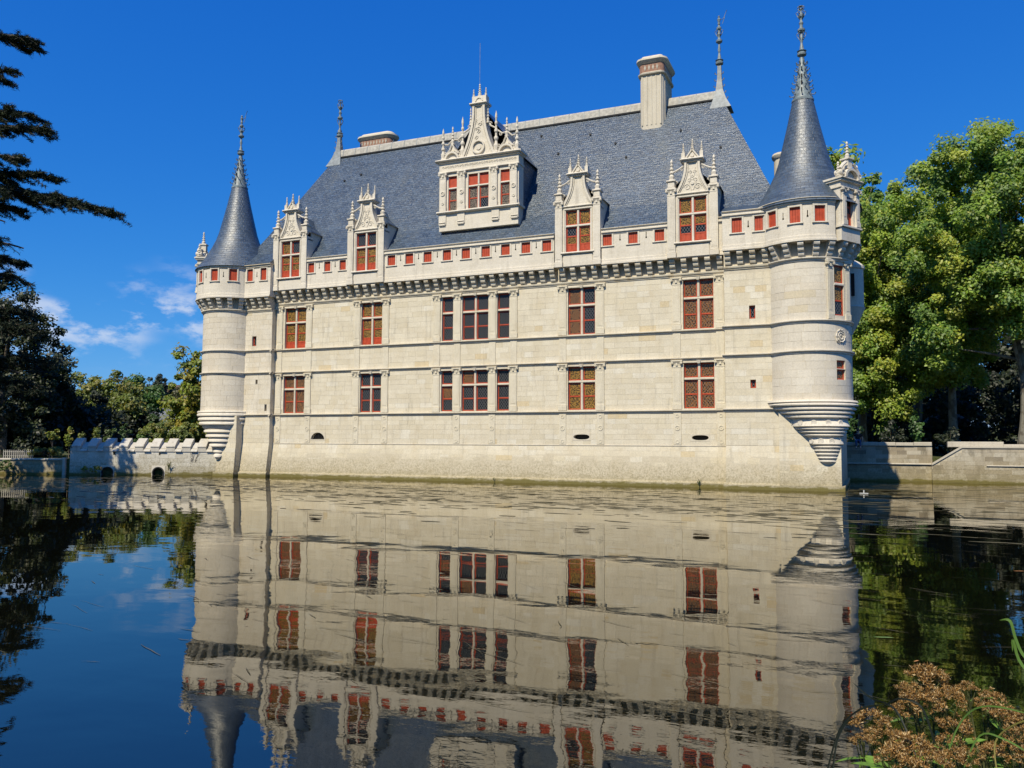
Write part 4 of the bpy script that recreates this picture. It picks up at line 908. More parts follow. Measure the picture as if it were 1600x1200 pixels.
def merl(m): m.run([(-.10, 1.98), (-.10, 2.04), (.22, 2.34), (.62, 2.60), (.75, 2.60), (.75, 1.9), (.0, 1.9)], 0, .62); m.run([(-.06, 1.66), (-.02, 1.66), (-.02, 1.96), (-.06, 1.96)], .02, .6)
def gapm(m): m.run([(-.14, 1.66), (-.14, 1.70), (.2, 2.04), (.62, 2.30), (.75, 2.30), (.75, 1.7), (-.0, 1.66)], 0, .46)
me_m, me_g = mesh_of('merlon', merl, 'coping_stone'), mesh_of('crenel_sill', gapm, 'coping_stone')
for i in range(9):
    put('merlon', me_m, cw, T @ T_(.12 + i * 1.1, 0, 0)); put('crenel_sill', me_g, cw, T @ T_(.12 + i * 1.1 + .63, 0, 0))
flush_stones([(list(STONES), 200)]); STONES.clear()
# left bank wall
f, L, T = wall_frame((-38.0, -8.4), (-29.6, -5.15))
lb = thing('bank_wall', 'low brown bank wall with a pale coping left of the crenellated wall', 'wall')
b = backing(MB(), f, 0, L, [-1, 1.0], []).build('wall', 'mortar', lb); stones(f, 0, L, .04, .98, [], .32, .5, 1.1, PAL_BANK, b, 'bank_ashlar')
MB(T).bbox(0, L, -.1, .4, 1.0, 1.14, .03).build('coping', 'grey_stone', lb); MB(T).bbox(L - .12, L + .1, -.14, .1, -.5, 1.2, .03).build('end_post', 'grey_stone', lb)
flush_stones([(list(STONES), 200)]); STONES.clear()
# right bank walls
rw = thing('bank_wall', 'long grey stone bank wall in the tower shadow, right of the castle', 'wall')
f, L, T = wall_frame((19.0, 14.1), (26.55, 13.95))
m = backing(MB(), f, 0, L, [-1, 2.5], []).build('wall', 'mortar', rw)
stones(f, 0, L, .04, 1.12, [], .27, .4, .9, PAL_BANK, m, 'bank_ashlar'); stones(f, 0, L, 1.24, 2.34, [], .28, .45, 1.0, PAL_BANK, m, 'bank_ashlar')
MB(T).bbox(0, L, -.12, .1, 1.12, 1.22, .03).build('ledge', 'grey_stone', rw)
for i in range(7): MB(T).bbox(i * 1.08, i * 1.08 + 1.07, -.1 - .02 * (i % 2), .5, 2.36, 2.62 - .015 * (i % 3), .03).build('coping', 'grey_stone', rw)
rw2 = thing('bank_wall', 'pale stone bank wall with a sloping end at the right edge', 'wall')
f, L, T = wall_frame((26.5, 13.55), (40.0, 14.0))
fo = lambda u, z, o: f(u, z, o)
m = MB(T); m.loft([[(0, y, -1), (L, y, -1), (L, y, 2.25), (1.75, y, 2.25), (0, y, 1.12)] for y in (0, .6)]); bw = m.build('wall', 'mortar', rw2)
n = 8
for k in range(n):
    z0, z1 = .04 + (2.24 - .04) * k / n, .04 + (2.24 - .04) * (k + 1) / n; u0 = max(0, (z1 - 1.12) / 1.13 * 1.75)
    stones(f, u0, L, z0, z1, [(3.0, L, 1.1, 1.14)], 1, .5, 1.1, PAL_BANK, bw, 'bank_ashlar')
MB(T).loft([[(a, -.08, b_), (a, .6, b_), (a, .6, b_ + .1), (a, -.08, b_ + .1)] for a, b_ in ((0, 1.12), (1.75, 2.25), (L, 2.25))]).build('coping', 'grey_stone', rw2)
MB(T).bbox(3.1, L, -.09, .05, 1.08, 1.16, .03).build('ledge', 'grey_stone', rw2)
MB(T).bbox(1.0, 4.2, .5, .9, 2.3, 2.66, .03).build('upper_coping', 'grey_stone', rw2); MB(T).bbox(4.2, L, .5, .9, 2.3, 2.5, .03).build('upper_coping', 'grey_stone', rw2)
flush_stones([([k for k in STONES if k[0] == m_], 150) for m_ in {k[0] for k in STONES}]); STONES.clear()

# ================================================================ foliage
def leaf_mesh(name, P, Nn, size, cols, aspect=.62, mat='leaf', twist=None, axis=None):
    """leaf faces: centres P, normals Nn, half length size"""
    n = len(P); Nn = Nn / np.maximum(1e-6, np.linalg.norm(Nn, axis=1, keepdims=True))
    a = RNG.normal(size=(n, 3)) if axis is None else axis; t = a - (a * Nn).sum(1, keepdims=True) * Nn; t /= np.maximum(1e-6, np.linalg.norm(t, axis=1, keepdims=True)); bt = np.cross(Nn, t)
    s = np.asarray(size).reshape(-1, 1); V = np.empty((n, 4, 3)); fold = Nn * s * .22
    V[:, 0] = P - t * s; V[:, 1] = P + bt * s * aspect + fold; V[:, 2] = P + t * s; V[:, 3] = P - bt * s * aspect + fold
    me = bpy.data.meshes.new(name); me.vertices.add(n * 4); me.vertices.foreach_set('co', V.astype('f').ravel())
    me.loops.add(n * 4); me.loops.foreach_set('vertex_index', np.arange(n * 4, dtype='i'))
    me.polygons.add(n); me.polygons.foreach_set('loop_start', np.arange(0, n * 4, 4, dtype='i')); me.polygons.foreach_set('loop_total', np.full(n, 4, 'i'))
    at = me.attributes.new('tint', 'FLOAT_COLOR', 'FACE'); at.data.foreach_set('color', np.concatenate([cols, np.ones((n, 1))], 1).astype('f').ravel())
    me.materials.append(M[mat]); me.update(); me.validate(); return me
def clump_leaves(cen, rad, per, up=.55, flat=.8):
    n = len(cen); k = np.repeat(np.arange(n), per); m_ = len(k)
    d = RNG.normal(size=(m_, 3)); d /= np.linalg.norm(d, axis=1, keepdims=True); r = rad[k][:, None] * (RNG.random((m_, 1)) ** .45) * RNG.uniform(.75, 1.15, (m_, 1))
    off = d * r; off[:, 2] *= flat; P = cen[k] + off; N_ = d * .55 + np.array([-.06, -.5, up]) + RNG.normal(size=(m_, 3)) * .42; return P, N_, k
def crown_clumps(ells, nc, inner=.35):
    w_ = np.array([e[3] * e[4] * e[5] for e in ells]) ** .7; ids = RNG.choice(len(ells), nc, p=w_ / w_.sum()); d = RNG.normal(size=(nc, 3)); d /= np.linalg.norm(d, axis=1, keepdims=True)
    r = np.where(RNG.random(nc) < inner, RNG.uniform(.2, .75, nc), RNG.uniform(.72, 1.10, nc))[:, None]; E_ = np.array(ells)[ids]; return E_[:, :3] + d * r * E_[:, 3:6]
def cols_of(pal, k, n, jit=.18):
    pal = np.array(pal); base = pal[RNG.integers(0, len(pal), k.max() + 1)] * RNG.uniform(.75, 1.2, (k.max() + 1, 1)); c = base[k] * RNG.uniform(1 - jit, 1 + jit, (n, 1)); mixm = RNG.random((n, 1)) < .25; c2 = pal[RNG.integers(0, len(pal), n)]; return np.where(mixm, c2, c)
def limb(m, a, b, r0, r1, sag=.0, n=6, sides=7):
    a, b = Vector(a), Vector(b); d = (b - a); L_ = d.length; j = Vector((random.uniform(-.06, .06), random.uniform(-.06, .06), 0)) * L_
    pts = [a + d * t + j * math.sin(t * math.pi) + Vector((0, 0, -sag * L_ * math.sin(t * math.pi))) for t in [i / n for i in range(n + 1)]]; m.tube(pts, [r0 + (r1 - r0) * (i / n) for i in range(n + 1)], sides); return pts
def tree(name, label, loc, h, ells, pal, nc, per, crad, leaf, tr=.3, bark='bark', fork=.35, lean=(0, 0), group=None, cat='tree', limbs=9, up=.55, flat=.8, mat='leaf', parts=True):
    """ells: crown ellipsoids (x,y,z,rx,ry,rz) relative to the base"""
    t = thing(name, label, cat, loc, 0, group); random.seed(hash(label) % 9999 if 0 else len(label) * 31 + int(abs(loc[0]) * 10))
    cen = crown_clumps(ells, nc); rad = RNG.uniform(.5, 1.3, nc) * crad; P, N_, k = clump_leaves(cen, rad, per, up, flat)
    keep = P[:, 2] > .15; P, N_, k = P[keep], N_[keep], k[keep]
    link('crown', leaf_mesh('crown', P, N_, RNG.uniform(.65, 1.25, len(P)) * leaf, cols_of(pal, k, len(P)), mat=mat), t)
    m = MB(); fz = h * fork; top = Vector((lean[0], lean[1], fz)); pts = limb(m, (0, 0, -.3), top, tr * 1.15, tr * .7, 0, 8, 10)
    sel = sorted(range(nc), key=lambda i: RNG.random())[:limbs]
    for i in sel:
        c = Vector(cen[i]); s_ = Vector(pts[-1]) * 1 if random.random() < .6 else Vector(pts[random.randint(5, 7)])
        mid = s_.lerp(c, .5) + Vector((0, 0, abs(c.z - s_.z) * .12)); limb(m, s_, mid, tr * .42, tr * .24, 0, 4); limb(m, mid, c, tr * .24, tr * .05, 0, 4, 5)
    limb(m, pts[-1], (lean[0] * 1.3, lean[1] * 1.3, h * .86), tr * .6, tr * .08, 0, 5)
    smooth_angle(m.build('trunk', bark, t)); return t
PLANE = [(.18, .30, .032), (.22, .34, .036), (.28, .38, .038), (.12, .22, .027), (.34, .38, .04)]
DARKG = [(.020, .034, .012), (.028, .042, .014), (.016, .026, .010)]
OLIVE = [(.15, .20, .03), (.18, .215, .032), (.11, .155, .028), (.21, .20, .03)]
MIDG = [(.07, .16, .03), (.095, .19, .036), (.055, .12, .024)]
YELG = [(.21, .27, .022), (.26, .29, .03), (.16, .23, .02), (.29, .25, .03)]
g = 'plane trees behind the right bank wall'
tree('plane_tree', 'tall plane tree with a bare mottled trunk at the right edge', (32.3, 19.5, 1.5), 23, [(0, 0, 17, 7.5, 6, 5.8), (-3.6, -1, 13.5, 3.6, 3.6, 3.6), (2.4, -1.5, 11.5, 4.2, 3.6, 4), (-1.2, 0, 20, 3.8, 3.5, 3.2), (-4.4, -1.5, 9.0, 1.9, 1.9, 2.4), (-.6, -2.6, 12.5, 3.4, 2.2, 2.6)], PLANE, 440, 330, 1.0, .125, .33, 'plane_bark', .40, (-.1, .3), g, limbs=18)
tree('plane_tree', 'leafy plane tree with low boughs midway along the right bank', (26.3, 33.0, 1.5), 25, [(0, 0, 17, 5.2, 5, 8.0), (2.2, -1, 10, 4, 4, 4.5), (-2.0, -1, 12, 3.2, 4, 5)], PLANE, 330, 280, 1.1, .14, .40, 'plane_bark', .3, (.5, 0), g, limbs=20)
tree('plane_tree', 'plane tree with hanging boughs close behind the right tower', (22.4, 27.5, 1.5), 23, [(0, 0, 14, 4.2, 4.5, 8.2), (1.0, -2, 7.4, 3.2, 3, 5.2)], PLANE, 330, 280, .95, .13, .36, 'plane_bark', .3, (.2, 0), g, limbs=18)
tree('plane_tree', 'plane tree standing between the bare trunk and the low-boughed one', (29.0, 27.5, 1.5), 20, [(0, 0, 14, 4.6, 4, 6), (-1, -2, 8.2, 2.6, 2.5, 2.8)], PLANE, 280, 280, 1.0, .13, .34, 'plane_bark', .35, (0, 0), g, limbs=18)
tree('plane_tree', 'far plane tree whose top shows above the right tower lucarne', (20.3, 46.5, 1.5), 32, [(0, 0, 23, 4.6, 5, 9.9)], PLANE, 130, 100, 1.4, .28, .5, 'plane_bark', .4, (0, 0), g, limbs=12)
tree('plane_tree', 'plane tree leaning in from beyond the right edge', (41, 26, 1.5), 24, [(0, 0, 16, 6, 6, 7)], PLANE, 150, 100, 1.2, .24, .5, 'plane_bark', .35, (0, 0), g, limbs=12)
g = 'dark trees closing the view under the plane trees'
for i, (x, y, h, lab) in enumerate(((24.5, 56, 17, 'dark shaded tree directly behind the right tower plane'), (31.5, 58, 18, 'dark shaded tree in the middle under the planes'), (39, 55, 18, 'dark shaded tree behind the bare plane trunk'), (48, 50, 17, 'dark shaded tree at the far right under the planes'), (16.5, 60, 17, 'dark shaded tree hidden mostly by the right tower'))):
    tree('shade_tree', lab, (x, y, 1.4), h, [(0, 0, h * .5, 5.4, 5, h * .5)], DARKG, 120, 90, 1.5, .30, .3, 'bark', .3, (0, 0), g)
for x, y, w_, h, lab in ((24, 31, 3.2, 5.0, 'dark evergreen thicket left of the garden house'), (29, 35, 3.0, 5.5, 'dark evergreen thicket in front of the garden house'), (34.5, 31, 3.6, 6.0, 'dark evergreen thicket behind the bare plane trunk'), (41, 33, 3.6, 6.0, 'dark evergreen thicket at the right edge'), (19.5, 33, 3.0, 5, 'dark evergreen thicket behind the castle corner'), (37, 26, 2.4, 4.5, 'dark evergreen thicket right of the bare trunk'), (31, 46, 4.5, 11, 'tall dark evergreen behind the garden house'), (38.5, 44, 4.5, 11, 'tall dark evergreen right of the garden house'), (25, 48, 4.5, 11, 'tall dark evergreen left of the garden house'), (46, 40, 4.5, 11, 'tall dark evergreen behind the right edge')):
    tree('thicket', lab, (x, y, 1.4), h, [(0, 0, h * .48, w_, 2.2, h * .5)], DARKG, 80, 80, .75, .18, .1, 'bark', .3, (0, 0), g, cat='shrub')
g = 'shrubs behind the right bank wall'
for i, (x, y, w_, h, lab) in enumerate(((24.3, 19.5, 1.3, 2.6, 'thin dark shrub just behind the wall near the sitting person'), (26.0, 20.0, 1.0, 3.0, 'spindly young shrub above the start of the sloping coping'), (28.2, 20.5, 1.2, 2.3, 'low dark shrub between the spindly one and the bare trunk'), (21.5, 20, 1.4, 2.6, 'dark shrub against the castle corner'))):
    tree('shrub', lab, (x, y, 1.5), h, [(0, 0, h * .6, w_ * .7, w_ * .7, h * .45)], MIDG if i % 2 else DARKG, 16, 45, .34, .11, .035, 'bark', .4, (0, 0), g, cat='shrub', limbs=5)
# left side
g = 'trees on the left bank'
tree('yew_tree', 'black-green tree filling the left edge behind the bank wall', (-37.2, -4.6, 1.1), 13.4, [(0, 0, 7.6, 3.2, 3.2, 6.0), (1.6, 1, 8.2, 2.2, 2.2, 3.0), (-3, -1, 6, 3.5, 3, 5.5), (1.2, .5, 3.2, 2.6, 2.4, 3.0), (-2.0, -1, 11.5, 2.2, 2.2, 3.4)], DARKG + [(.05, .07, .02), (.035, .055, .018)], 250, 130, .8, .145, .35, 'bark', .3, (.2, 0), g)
tree('broadleaf_tree', 'dark rounded tree standing right of the black-green one', (-40.2, 1.2, 1.1), 9.8, [(0, 0, 5.4, 2.3, 2.3, 4.6), (.8, .6, 3, 1.8, 2, 2.6)], [(.022, .036, .016), (.03, .045, .02), (.035, .05, .016)], 140, 100, .8, .17, .28, 'bark', .3, (0, 0), g)
tree('broadleaf_tree', 'olive-green spreading tree in the middle of the left bank', (-45, 10.2, 1.1), 8.0, [(0, 0, 4.6, 4.2, 4, 3.2), (2.4, 1, 3.8, 2.2, 2, 2.4)], OLIVE, 150, 100, .8, .18, .3, 'bark', .3, (0, 0), g)
tree('broadleaf_tree', 'fresh green tree left of the grey roof', (-47.5, 17.6, 1.1), 8.0, [(0, 0, 4.4, 2.3, 2.2, 3.7)], MIDG, 90, 95, .7, .18, .25, 'bark', .3, (0, 0), g)
tree('broadleaf_tree', 'yellow-green tree touching the left tower', (-36.4, 14.2, 1.1), 10.2, [(0, 0, 5.8, 2.6, 2.6, 4.6), (-1.0, -1, 3.0, 2.0, 2, 2.4)], YELG, 130, 100, .75, .17, .25, 'bark', .3, (0, 0), g)
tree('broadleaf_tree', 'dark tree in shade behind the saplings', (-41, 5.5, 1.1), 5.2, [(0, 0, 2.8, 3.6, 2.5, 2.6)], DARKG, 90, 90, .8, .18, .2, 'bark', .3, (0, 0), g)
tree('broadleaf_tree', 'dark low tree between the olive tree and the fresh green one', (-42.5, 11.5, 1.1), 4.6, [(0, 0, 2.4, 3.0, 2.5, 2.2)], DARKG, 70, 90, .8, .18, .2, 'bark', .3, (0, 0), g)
tree('broadleaf_tree', 'bright green bushy tree below the fresh green one', (-40.5, 11.8, 1.1), 4.0, [(1.6, 0, 2.2, 1.4, 1.4, 1.7)], [(.05, .11, .02), (.07, .12, .02)], 45, 80, .5, .14, .12, 'bark', .3, (0, 0), g)
for x, y, w_, h, lab in ((-41.5, -4.0, 3.4, 5.5, 'black undergrowth at the left edge under the tall dark tree'), (-40.0, -.5, 2.6, 4.0, 'black undergrowth left of the saplings'), (-38, 4.5, 2.6, 2.8, 'black undergrowth behind the saplings'), (-47, -1, 4, 7, 'black-green tree mass far behind the picket fence'), (-54, .5, 4.0, 8, 'black-green tree mass behind the rounded dark tree')):
    tree('undergrowth', lab, (x, y, 1.0), h, [(0, 0, h * .48, w_, w_ * .8, h * .5)], DARKG, 90, 80, .8, .18, .1, 'bark', .3, (0, 0), g, cat='shrub')
g = 'rounded bushes behind the crenellated wall'
tree('bush', 'rounded olive bush behind the crenellated wall', (-29.2, 3.6, 1.1), 2.9, [(0, 0, 1.5, 2.0, 1.8, 1.35)], OLIVE, 70, 110, .36, .10, .06, 'bark', .3, (0, 0), g, cat='bush')
tree('bush', 'yellowish bush between the olive bush and the left tower', (-28.4, 6.4, 1.1), 3.2, [(0, 0, 1.7, 1.9, 1.7, 1.5)], YELG + OLIVE, 60, 100, .36, .11, .06, 'bark', .3, (0, 0), g, cat='bush')
tree('bush', 'small green bush left of the olive one', (-31.5, 3.4, 1.1), 2.0, [(0, 0, 1.0, 1.0, 1.0, .9)], MIDG, 30, 90, .32, .10, .05, 'bark', .3, (0, 0), g, cat='bush')
g = 'young staked saplings on the left bank'
for x, y, h, w_, lab, pal in ((-32.4, -4.0, 2.3, .55, 'leftmost lime-green sapling above the hedge', YELG), (-31.7, -3.2, 2.3, .28, 'narrow lime-green sapling beside the leftmost one', YELG), (-31.9, -2.0, 2.0, .3, 'sparse brown-topped sapling left of the first merlon', OLIVE), (-31.6, -.9, 2.6, .25, 'bare thin sapling behind the second merlon', OLIVE), (-30.8, -.4, 2.4, .6, 'pale green sapling behind the third merlon', [(.08, .13, .025)]), (-30.6, 1.0, 2.8, .75, 'broad fresh green sapling behind the fourth merlon', [(.05, .11, .025), (.07, .13, .03)])):
    tree('sapling', lab, (x, y, 1.1), h, [(0, 0, h * .68, w_ * .7, w_ * .7, h * .3)], pal, 12, 40, .22, .075, .03, 'dead_wood', .5, (0, 0), g, limbs=5)
tree('hedge', 'low clipped brown-green hedge on the left bank wall', (-31.4, -5.0, 1.1), .9, [(-.9, -.3, .4, .9, .5, .4), (.4, .2, .42, .9, .5, .42)], OLIVE + [(.16, .09, .03)], 44, 80, .2, .065, .03, 'bark', .3, cat='hedge', limbs=3)
# picket fence
pf = thing('picket_fence', 'short white picket fence on the left bank', 'fence', (-34.4, -6.3, 1.12), math.atan2(1.9, 4.8))
pk = mesh_of('picket', lambda m: m.loft([[(-.03, -.01, z), (.03, -.01, z), (.03, .01, z), (-.03, .01, z)] for z in (0, .55)] + [[(-.005, -.01, .62), (.005, -.01, .62), (.005, .01, .62), (-.005, .01, .62)]]), 'wood_pale')
for i in range(15): put('picket', pk, pf, T_(i * .15, 0, 0))
for z in (.15, .45): MB().box(-.05, 2.2, .012, .035, z, z + .05).build('rail', 'wood_pale', pf)
# wooded rise far off
g = 'trees on the far rise'
FAR = [(-199, 150, 17, 7, 'far tree at the left end of the rise'), (-190, 158, 17, 7, 'second far tree from the left on the rise'), (-183, 150, 15, 8, 'far tree left of the tall conifer'), (-172, 152, 14, 7, 'far tree right of the tall conifer'), (-166, 160, 14, 7, 'far tree below the hilltop building'), (-150, 120, 8, 7, 'nearer green tree low on the rise, left'), (-138, 118, 7, 7, 'nearer green tree low on the rise, middle'), (-128, 118, 8, 7, 'nearer green tree low on the rise, right'), (-210, 140, 15, 8, 'far tree half hidden behind the olive tree'), (-120, 95, 5, 6, 'tree just behind the grey roof')]
for i, (x, y, z, r, lab) in enumerate(FAR): tree('far_tree', lab, (x, y, z - 3), 9, [(0, 0, 5, r, r * .8, 4.4)], [(.045, .065, .018), (.06, .075, .02), (.04, .055, .02)] if i % 3 else [(.07, .075, .02), (.08, .075, .02)], 46, 60, 1.3, .42, .3, 'bark', .3, (0, 0), g)
tree('conifer', 'tall dark conifer rising above the far wooded rise', (-179, 147, 12), 13, [(0, 0, 10.6, .7, .7, 2.2), (0, 0, 7, 2.0, 2.0, 3), (0, 0, 4, 3.2, 3.2, 3)], [(.018, .034, .016), (.025, .04, .02)], 70, 60, .8, .3, .3, 'bark', .5)
m = thing('far_house', 'grey-roofed white house half hidden among the left trees', 'house', (-84.5, 58.2, .4), R_(35))
MB().box(-3.2, 3.2, -2.5, 2.5, 0, 5.2).build('wall', 'render_wall', m); MB().loft([[(-3.5, -2.8, 5.2), (3.5, -2.8, 5.2), (3.5, 2.8, 5.2), (-3.5, 2.8, 5.2)], [(-2.2, -.2, 7.6), (2.2, -.2, 7.6), (2.2, .2, 7.6), (-2.2, .2, 7.6)]]).build('roof', 'slate_far', m)
for x in (-2, 2): MB().box(x - .3, x + .3, -.3, .3, 6.6, 8.6).build('chimney', 'render_wall', m)
for x in (-1.8, 0, 1.8): MB().box(x - .4, x + .4, -2.54, -2.46, 2.6, 4.2).build('window', 'dark_void', m)
m = thing('far_house', 'long low building with a brown roof on the hilltop', 'house', (-189, 166, 14), R_(40))
MB().box(-9, 9, -3, 3, 0, 5).build('wall', 'render_wall', m); MB().loft([[(-9.5, -3.5, 5), (9.5, -3.5, 5), (9.5, 3.5, 5), (-9.5, 3.5, 5)], [(-9, -.2, 7.6), (9, -.2, 7.6), (9, .2, 7.6), (-9, .2, 7.6)]]).build('roof', 'tile_roof', m)
m = thing('garden_house', 'pale house wall glimpsed under the right plane trees', 'house', (29.9, 44, 1.5), R_(-10))
MB().box(-1.6, 1.6, -2, 2, 0, 3.2).build('wall', 'render_wall', m); MB().loft([[(-1.9, -2.3, 3.2), (1.9, -2.3, 3.2), (1.9, 2.3, 3.2), (-1.9, 2.3, 3.2)], [(-.1, -2.3, 5), (.1, -2.3, 5), (.1, 2.3, 5), (-.1, 2.3, 5)]]).build('roof', 'slate_far', m); MB().box(-.4, .4, -2.04, -1.98, 1.0, 2.2).build('window', 'dark_void', m)

# cedar at the left, its boughs reaching into the picture
def cedar():
    t = thing('cedar_tree', 'dark cedar with flat drooping boughs reaching in from the left edge', 'tree', (-12.6, -27.6, .8)); random.seed(5)
    m = MB(); limb(m, (0, 0, -.3), (.3, .2, 21), .55, .12, 0, 12, 12); P = []; A_ = []
    vr = Vector((.92, .39, 0)); base_az = math.atan2(vr.y, vr.x)
    B = [(18.0, 5.2, .1, -.08, 1.0), (15.9, 5.2, -.05, .0, .9), (14.9, 5.4, .1, -.09, 1.0), (14.0, 6.3, 0, -.05, 1.1), (12.9, 6.0, -.15, -.12, 1.0), (12.4, 6.0, .2, -.04, 1.1), (11.9, 9.0, 0, -.17, 1.25), (11.2, 5.4, .1, -.12, 1.), (9.6, 4.5, .0, -.04, 1.0), (9.0, 4.9, .12, -.08, 1.0), (8.4, 4.7, -.1, .02, 1.1), (7.8, 5.2, 0, .03, 1.2), (6.9, 5.6, .1, -.06, 1.2), (6.2, 6.4, -.1, -.07, 1.3), (5.0, 6.3, .05, -.06, 1.3), (4.0, 6.0, .1, -.05, 1.2)]
    for k in range(26): B.append((random.uniform(3.5, 14.5), 0, random.uniform(.9, 5.4), random.uniform(-.12, .0), .9))
    for z, L_, daz, droop, wid in B:
        side = L_ > 0; L_ = L_ or (3 + (21 - z) * .2); az = base_az + daz; d = Vector((math.cos(az), math.sin(az), 0)); q = Vector((-d.y, d.x, 0))
        pts = [Vector((.15, .1, z)) + d * (L_ * s) + Vector((0, 0, droop * L_ * s ** 1.6 + .05 * math.sin(s * 9))) for s in [i / 12 for i in range(13)]]
        m.tube(pts, [.13 * (1 - i / 13) + .02 for i in range(13)], 6)
        def dress_bough(pts, d, L_, wid, dens, nd):
            q = Vector((-d.y, d.x, 0)); n_ = len(pts) - 1
            for j in range(int(L_ * dens)):
                s = random.uniform(.12, 1.0) ** .8; i = min(n_ - 1, int(s * n_)); o = pts[i].lerp(pts[i + 1], s * n_ - i)
                sg = random.choice((-1, 1)); long_ = random.random() < .3; bl = wid * (1.2 - .7 * s) * (random.uniform(.8, 1.25) if long_ else random.uniform(.3, .8)); ang = random.uniform(.1, .55 if long_ else 1.0) * sg; bd = (d * math.cos(ang) + q * math.sin(ang)); e = o + bd * bl + Vector((0, 0, (random.uniform(-.75, -.1) if long_ else random.uniform(-.6, .3)) * bl))
                m.tube([o, o.lerp(e, .5) + Vector((0, 0, .04)), e], [.018, .012, .005], 4)
                for _ in range(int(bl * nd)):
                    u = random.random(); P.append(o.lerp(e, u) + Vector((random.gauss(0, .022), random.gauss(0, .022), random.gauss(.005, .02)))); A_.append((bd + Vector((random.gauss(0, .7), random.gauss(0, .7), random.gauss(.1, .45)))).normalized())
        dress_bough(pts, d, L_, wid, 14 if side else 4, 46 if side else 14)
        if side:
            for k in range(int(L_ * 1.5)):      # side limbs spreading and drooping from the bough
                s = random.uniform(.3, .92); i = min(11, int(s * 12)); o = pts[i].lerp(pts[i + 1], s * 12 - i); a2 = az + random.choice((-1, 1)) * random.uniform(.3, .9); d2 = Vector((math.cos(a2), math.sin(a2), 0)); l2 = random.uniform(.7, 1.9) * (1.25 - s * .7); dz = random.uniform(-.55, .18)
                p2 = [o + d2 * (l2 * t_ / 4) + Vector((0, 0, dz * l2 * (t_ / 4) ** 1.4)) for t_ in range(5)]; m.tube(p2, [.035, .028, .02, .014, .006], 5); dress_bough(p2, d2, l2, wid * .55, 13, 46)
    P, A_ = np.array([tuple(p) for p in P]), np.array([tuple(a) for a in A_]); n = len(P); rep = 3
    P = np.repeat(P, rep, 0) + RNG.normal(size=(n * rep, 3)) * .03; A_ = np.repeat(A_, rep, 0) + RNG.normal(size=(n * rep, 3)) * .35
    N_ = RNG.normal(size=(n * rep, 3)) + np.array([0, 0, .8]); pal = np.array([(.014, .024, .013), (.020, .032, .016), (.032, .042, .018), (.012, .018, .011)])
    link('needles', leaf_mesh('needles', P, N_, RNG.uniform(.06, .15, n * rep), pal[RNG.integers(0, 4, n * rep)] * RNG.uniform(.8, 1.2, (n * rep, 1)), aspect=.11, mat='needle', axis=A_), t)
    smooth_angle(m.build('trunk', 'bark', t))
cedar()
# tall trees on the near left bank, outside the frame: they stand in the reflection and shade the left wall
tree('broadleaf_tree', 'big dark tree on the near left bank beyond the cedar', (-30.2, -16.6, .9), 16.5, [(0, 0, 11, 3.4, 3.6, 5.4)], DARKG, 90, 90, .9, .2, .4, 'bark', .3, (0, 0))

# ================================================================ plants at the water's edge
def tuft(name, label, loc, n, h, spread, cols, w_=.02, cat='plant', lean=(0, 0)):
    random.seed(int(abs(loc[0] * 100))); t = thing(name, label, cat, loc)
    for k in range(n):
        a = random.uniform(0, 6.28); d = Vector((math.cos(a), math.sin(a), 0)); hh = h * random.uniform(.6, 1.1); q = Vector((-d.y, d.x, 0)); m = MB(); R__ = []
        for i in range(6):
            s = i / 5; p = d * spread * s * s * random.uniform(.8, 1.2) + Vector((lean[0] * s * s, lean[1] * s * s, hh * s * (1 - .25 * s))); ww = w_ * (1 - s) ** .7 + .002; R__.append([p - q * ww, p + q * ww])
        m.v = [tuple(v) for r in R__ for v in r]; m.f = [(2 * i, 2 * i + 1, 2 * i + 3, 2 * i + 2) for i in range(5)]; c = random.choice(cols); m.tint = [(*c, 1)] * 5; m.build('blade', 'leaf', t)
    return t
GRD = [(.035, .065, .014), (.05, .085, .018), (.07, .10, .02)]
GR = [(.06, .11, .02), (.09, .12, .02), (.05, .085, .02)]
tree('waterside_plant', 'bright green weeds at the foot of the left bank wall', (-33.0, -7.1, .1), 1.2, [(0, 0, .5, 1.0, .25, .4)], [(.07, .13, .02), (.10, .14, .03)], 16, 40, .2, .07, .015, 'bark', .3, cat='plant', limbs=4)
tree('waterside_plant', 'yellowish weeds at the foot of the crenellated wall', (-27.6, -4.75, .05), .8, [(0, 0, .35, 1.3, .2, .3)], YELG + [(.16, .10, .03)], 14, 36, .16, .055, .012, 'bark', .3, cat='plant', limbs=4)
tuft('waterside_plant', 'spiky plant growing beside the right culvert pipe', (-22.9, -2.2, .35), 16, .9, .3, GR + [(.15, .12, .03)], .025)
tuft('waterside_plant', 'little plant rooted at the castle foot below the right oval vent', (14.05, -.52, .1), 12, .55, .22, GR, .02)
tuft('waterside_plant', 'tiny plant at the castle foot below the middle windows', (1.6, -.48, .1), 7, .3, .14, GR, .014)
m = thing('marker_stake', 'small white stake floating by the castle corner', 'stake', (22.45, -2.9, 0)); MB().tube([(0, 0, -.3), (0, 0, .19)], .028, 7).build('post', 'white_paint', m); MB().bbox(-.2, .2, -.05, .05, .01, .05, .015).build('float', 'white_paint', m)
# dead creeper on the crenellated wall
m = MB(); random.seed(3)
for k in range(5):
    x = 8.6 + random.uniform(-.25, .25); p = [Vector((x, -.03, .95))]
    for i in range(6): p.append(p[-1] + Vector((random.uniform(-.1, .1), random.uniform(-.02, .01), .13)))
    m.tube([T @ Vector(v) if 0 else v for v in p], .012, 4)
f, L, Tcw = wall_frame((-29.3, -5.0), (-19.3, -.35)); o = m.build('dead_creeper', 'dead_wood'); o.matrix_world = Tcw; tag(o, 'dry creeper stems on the crenellated wall', 'creeper')
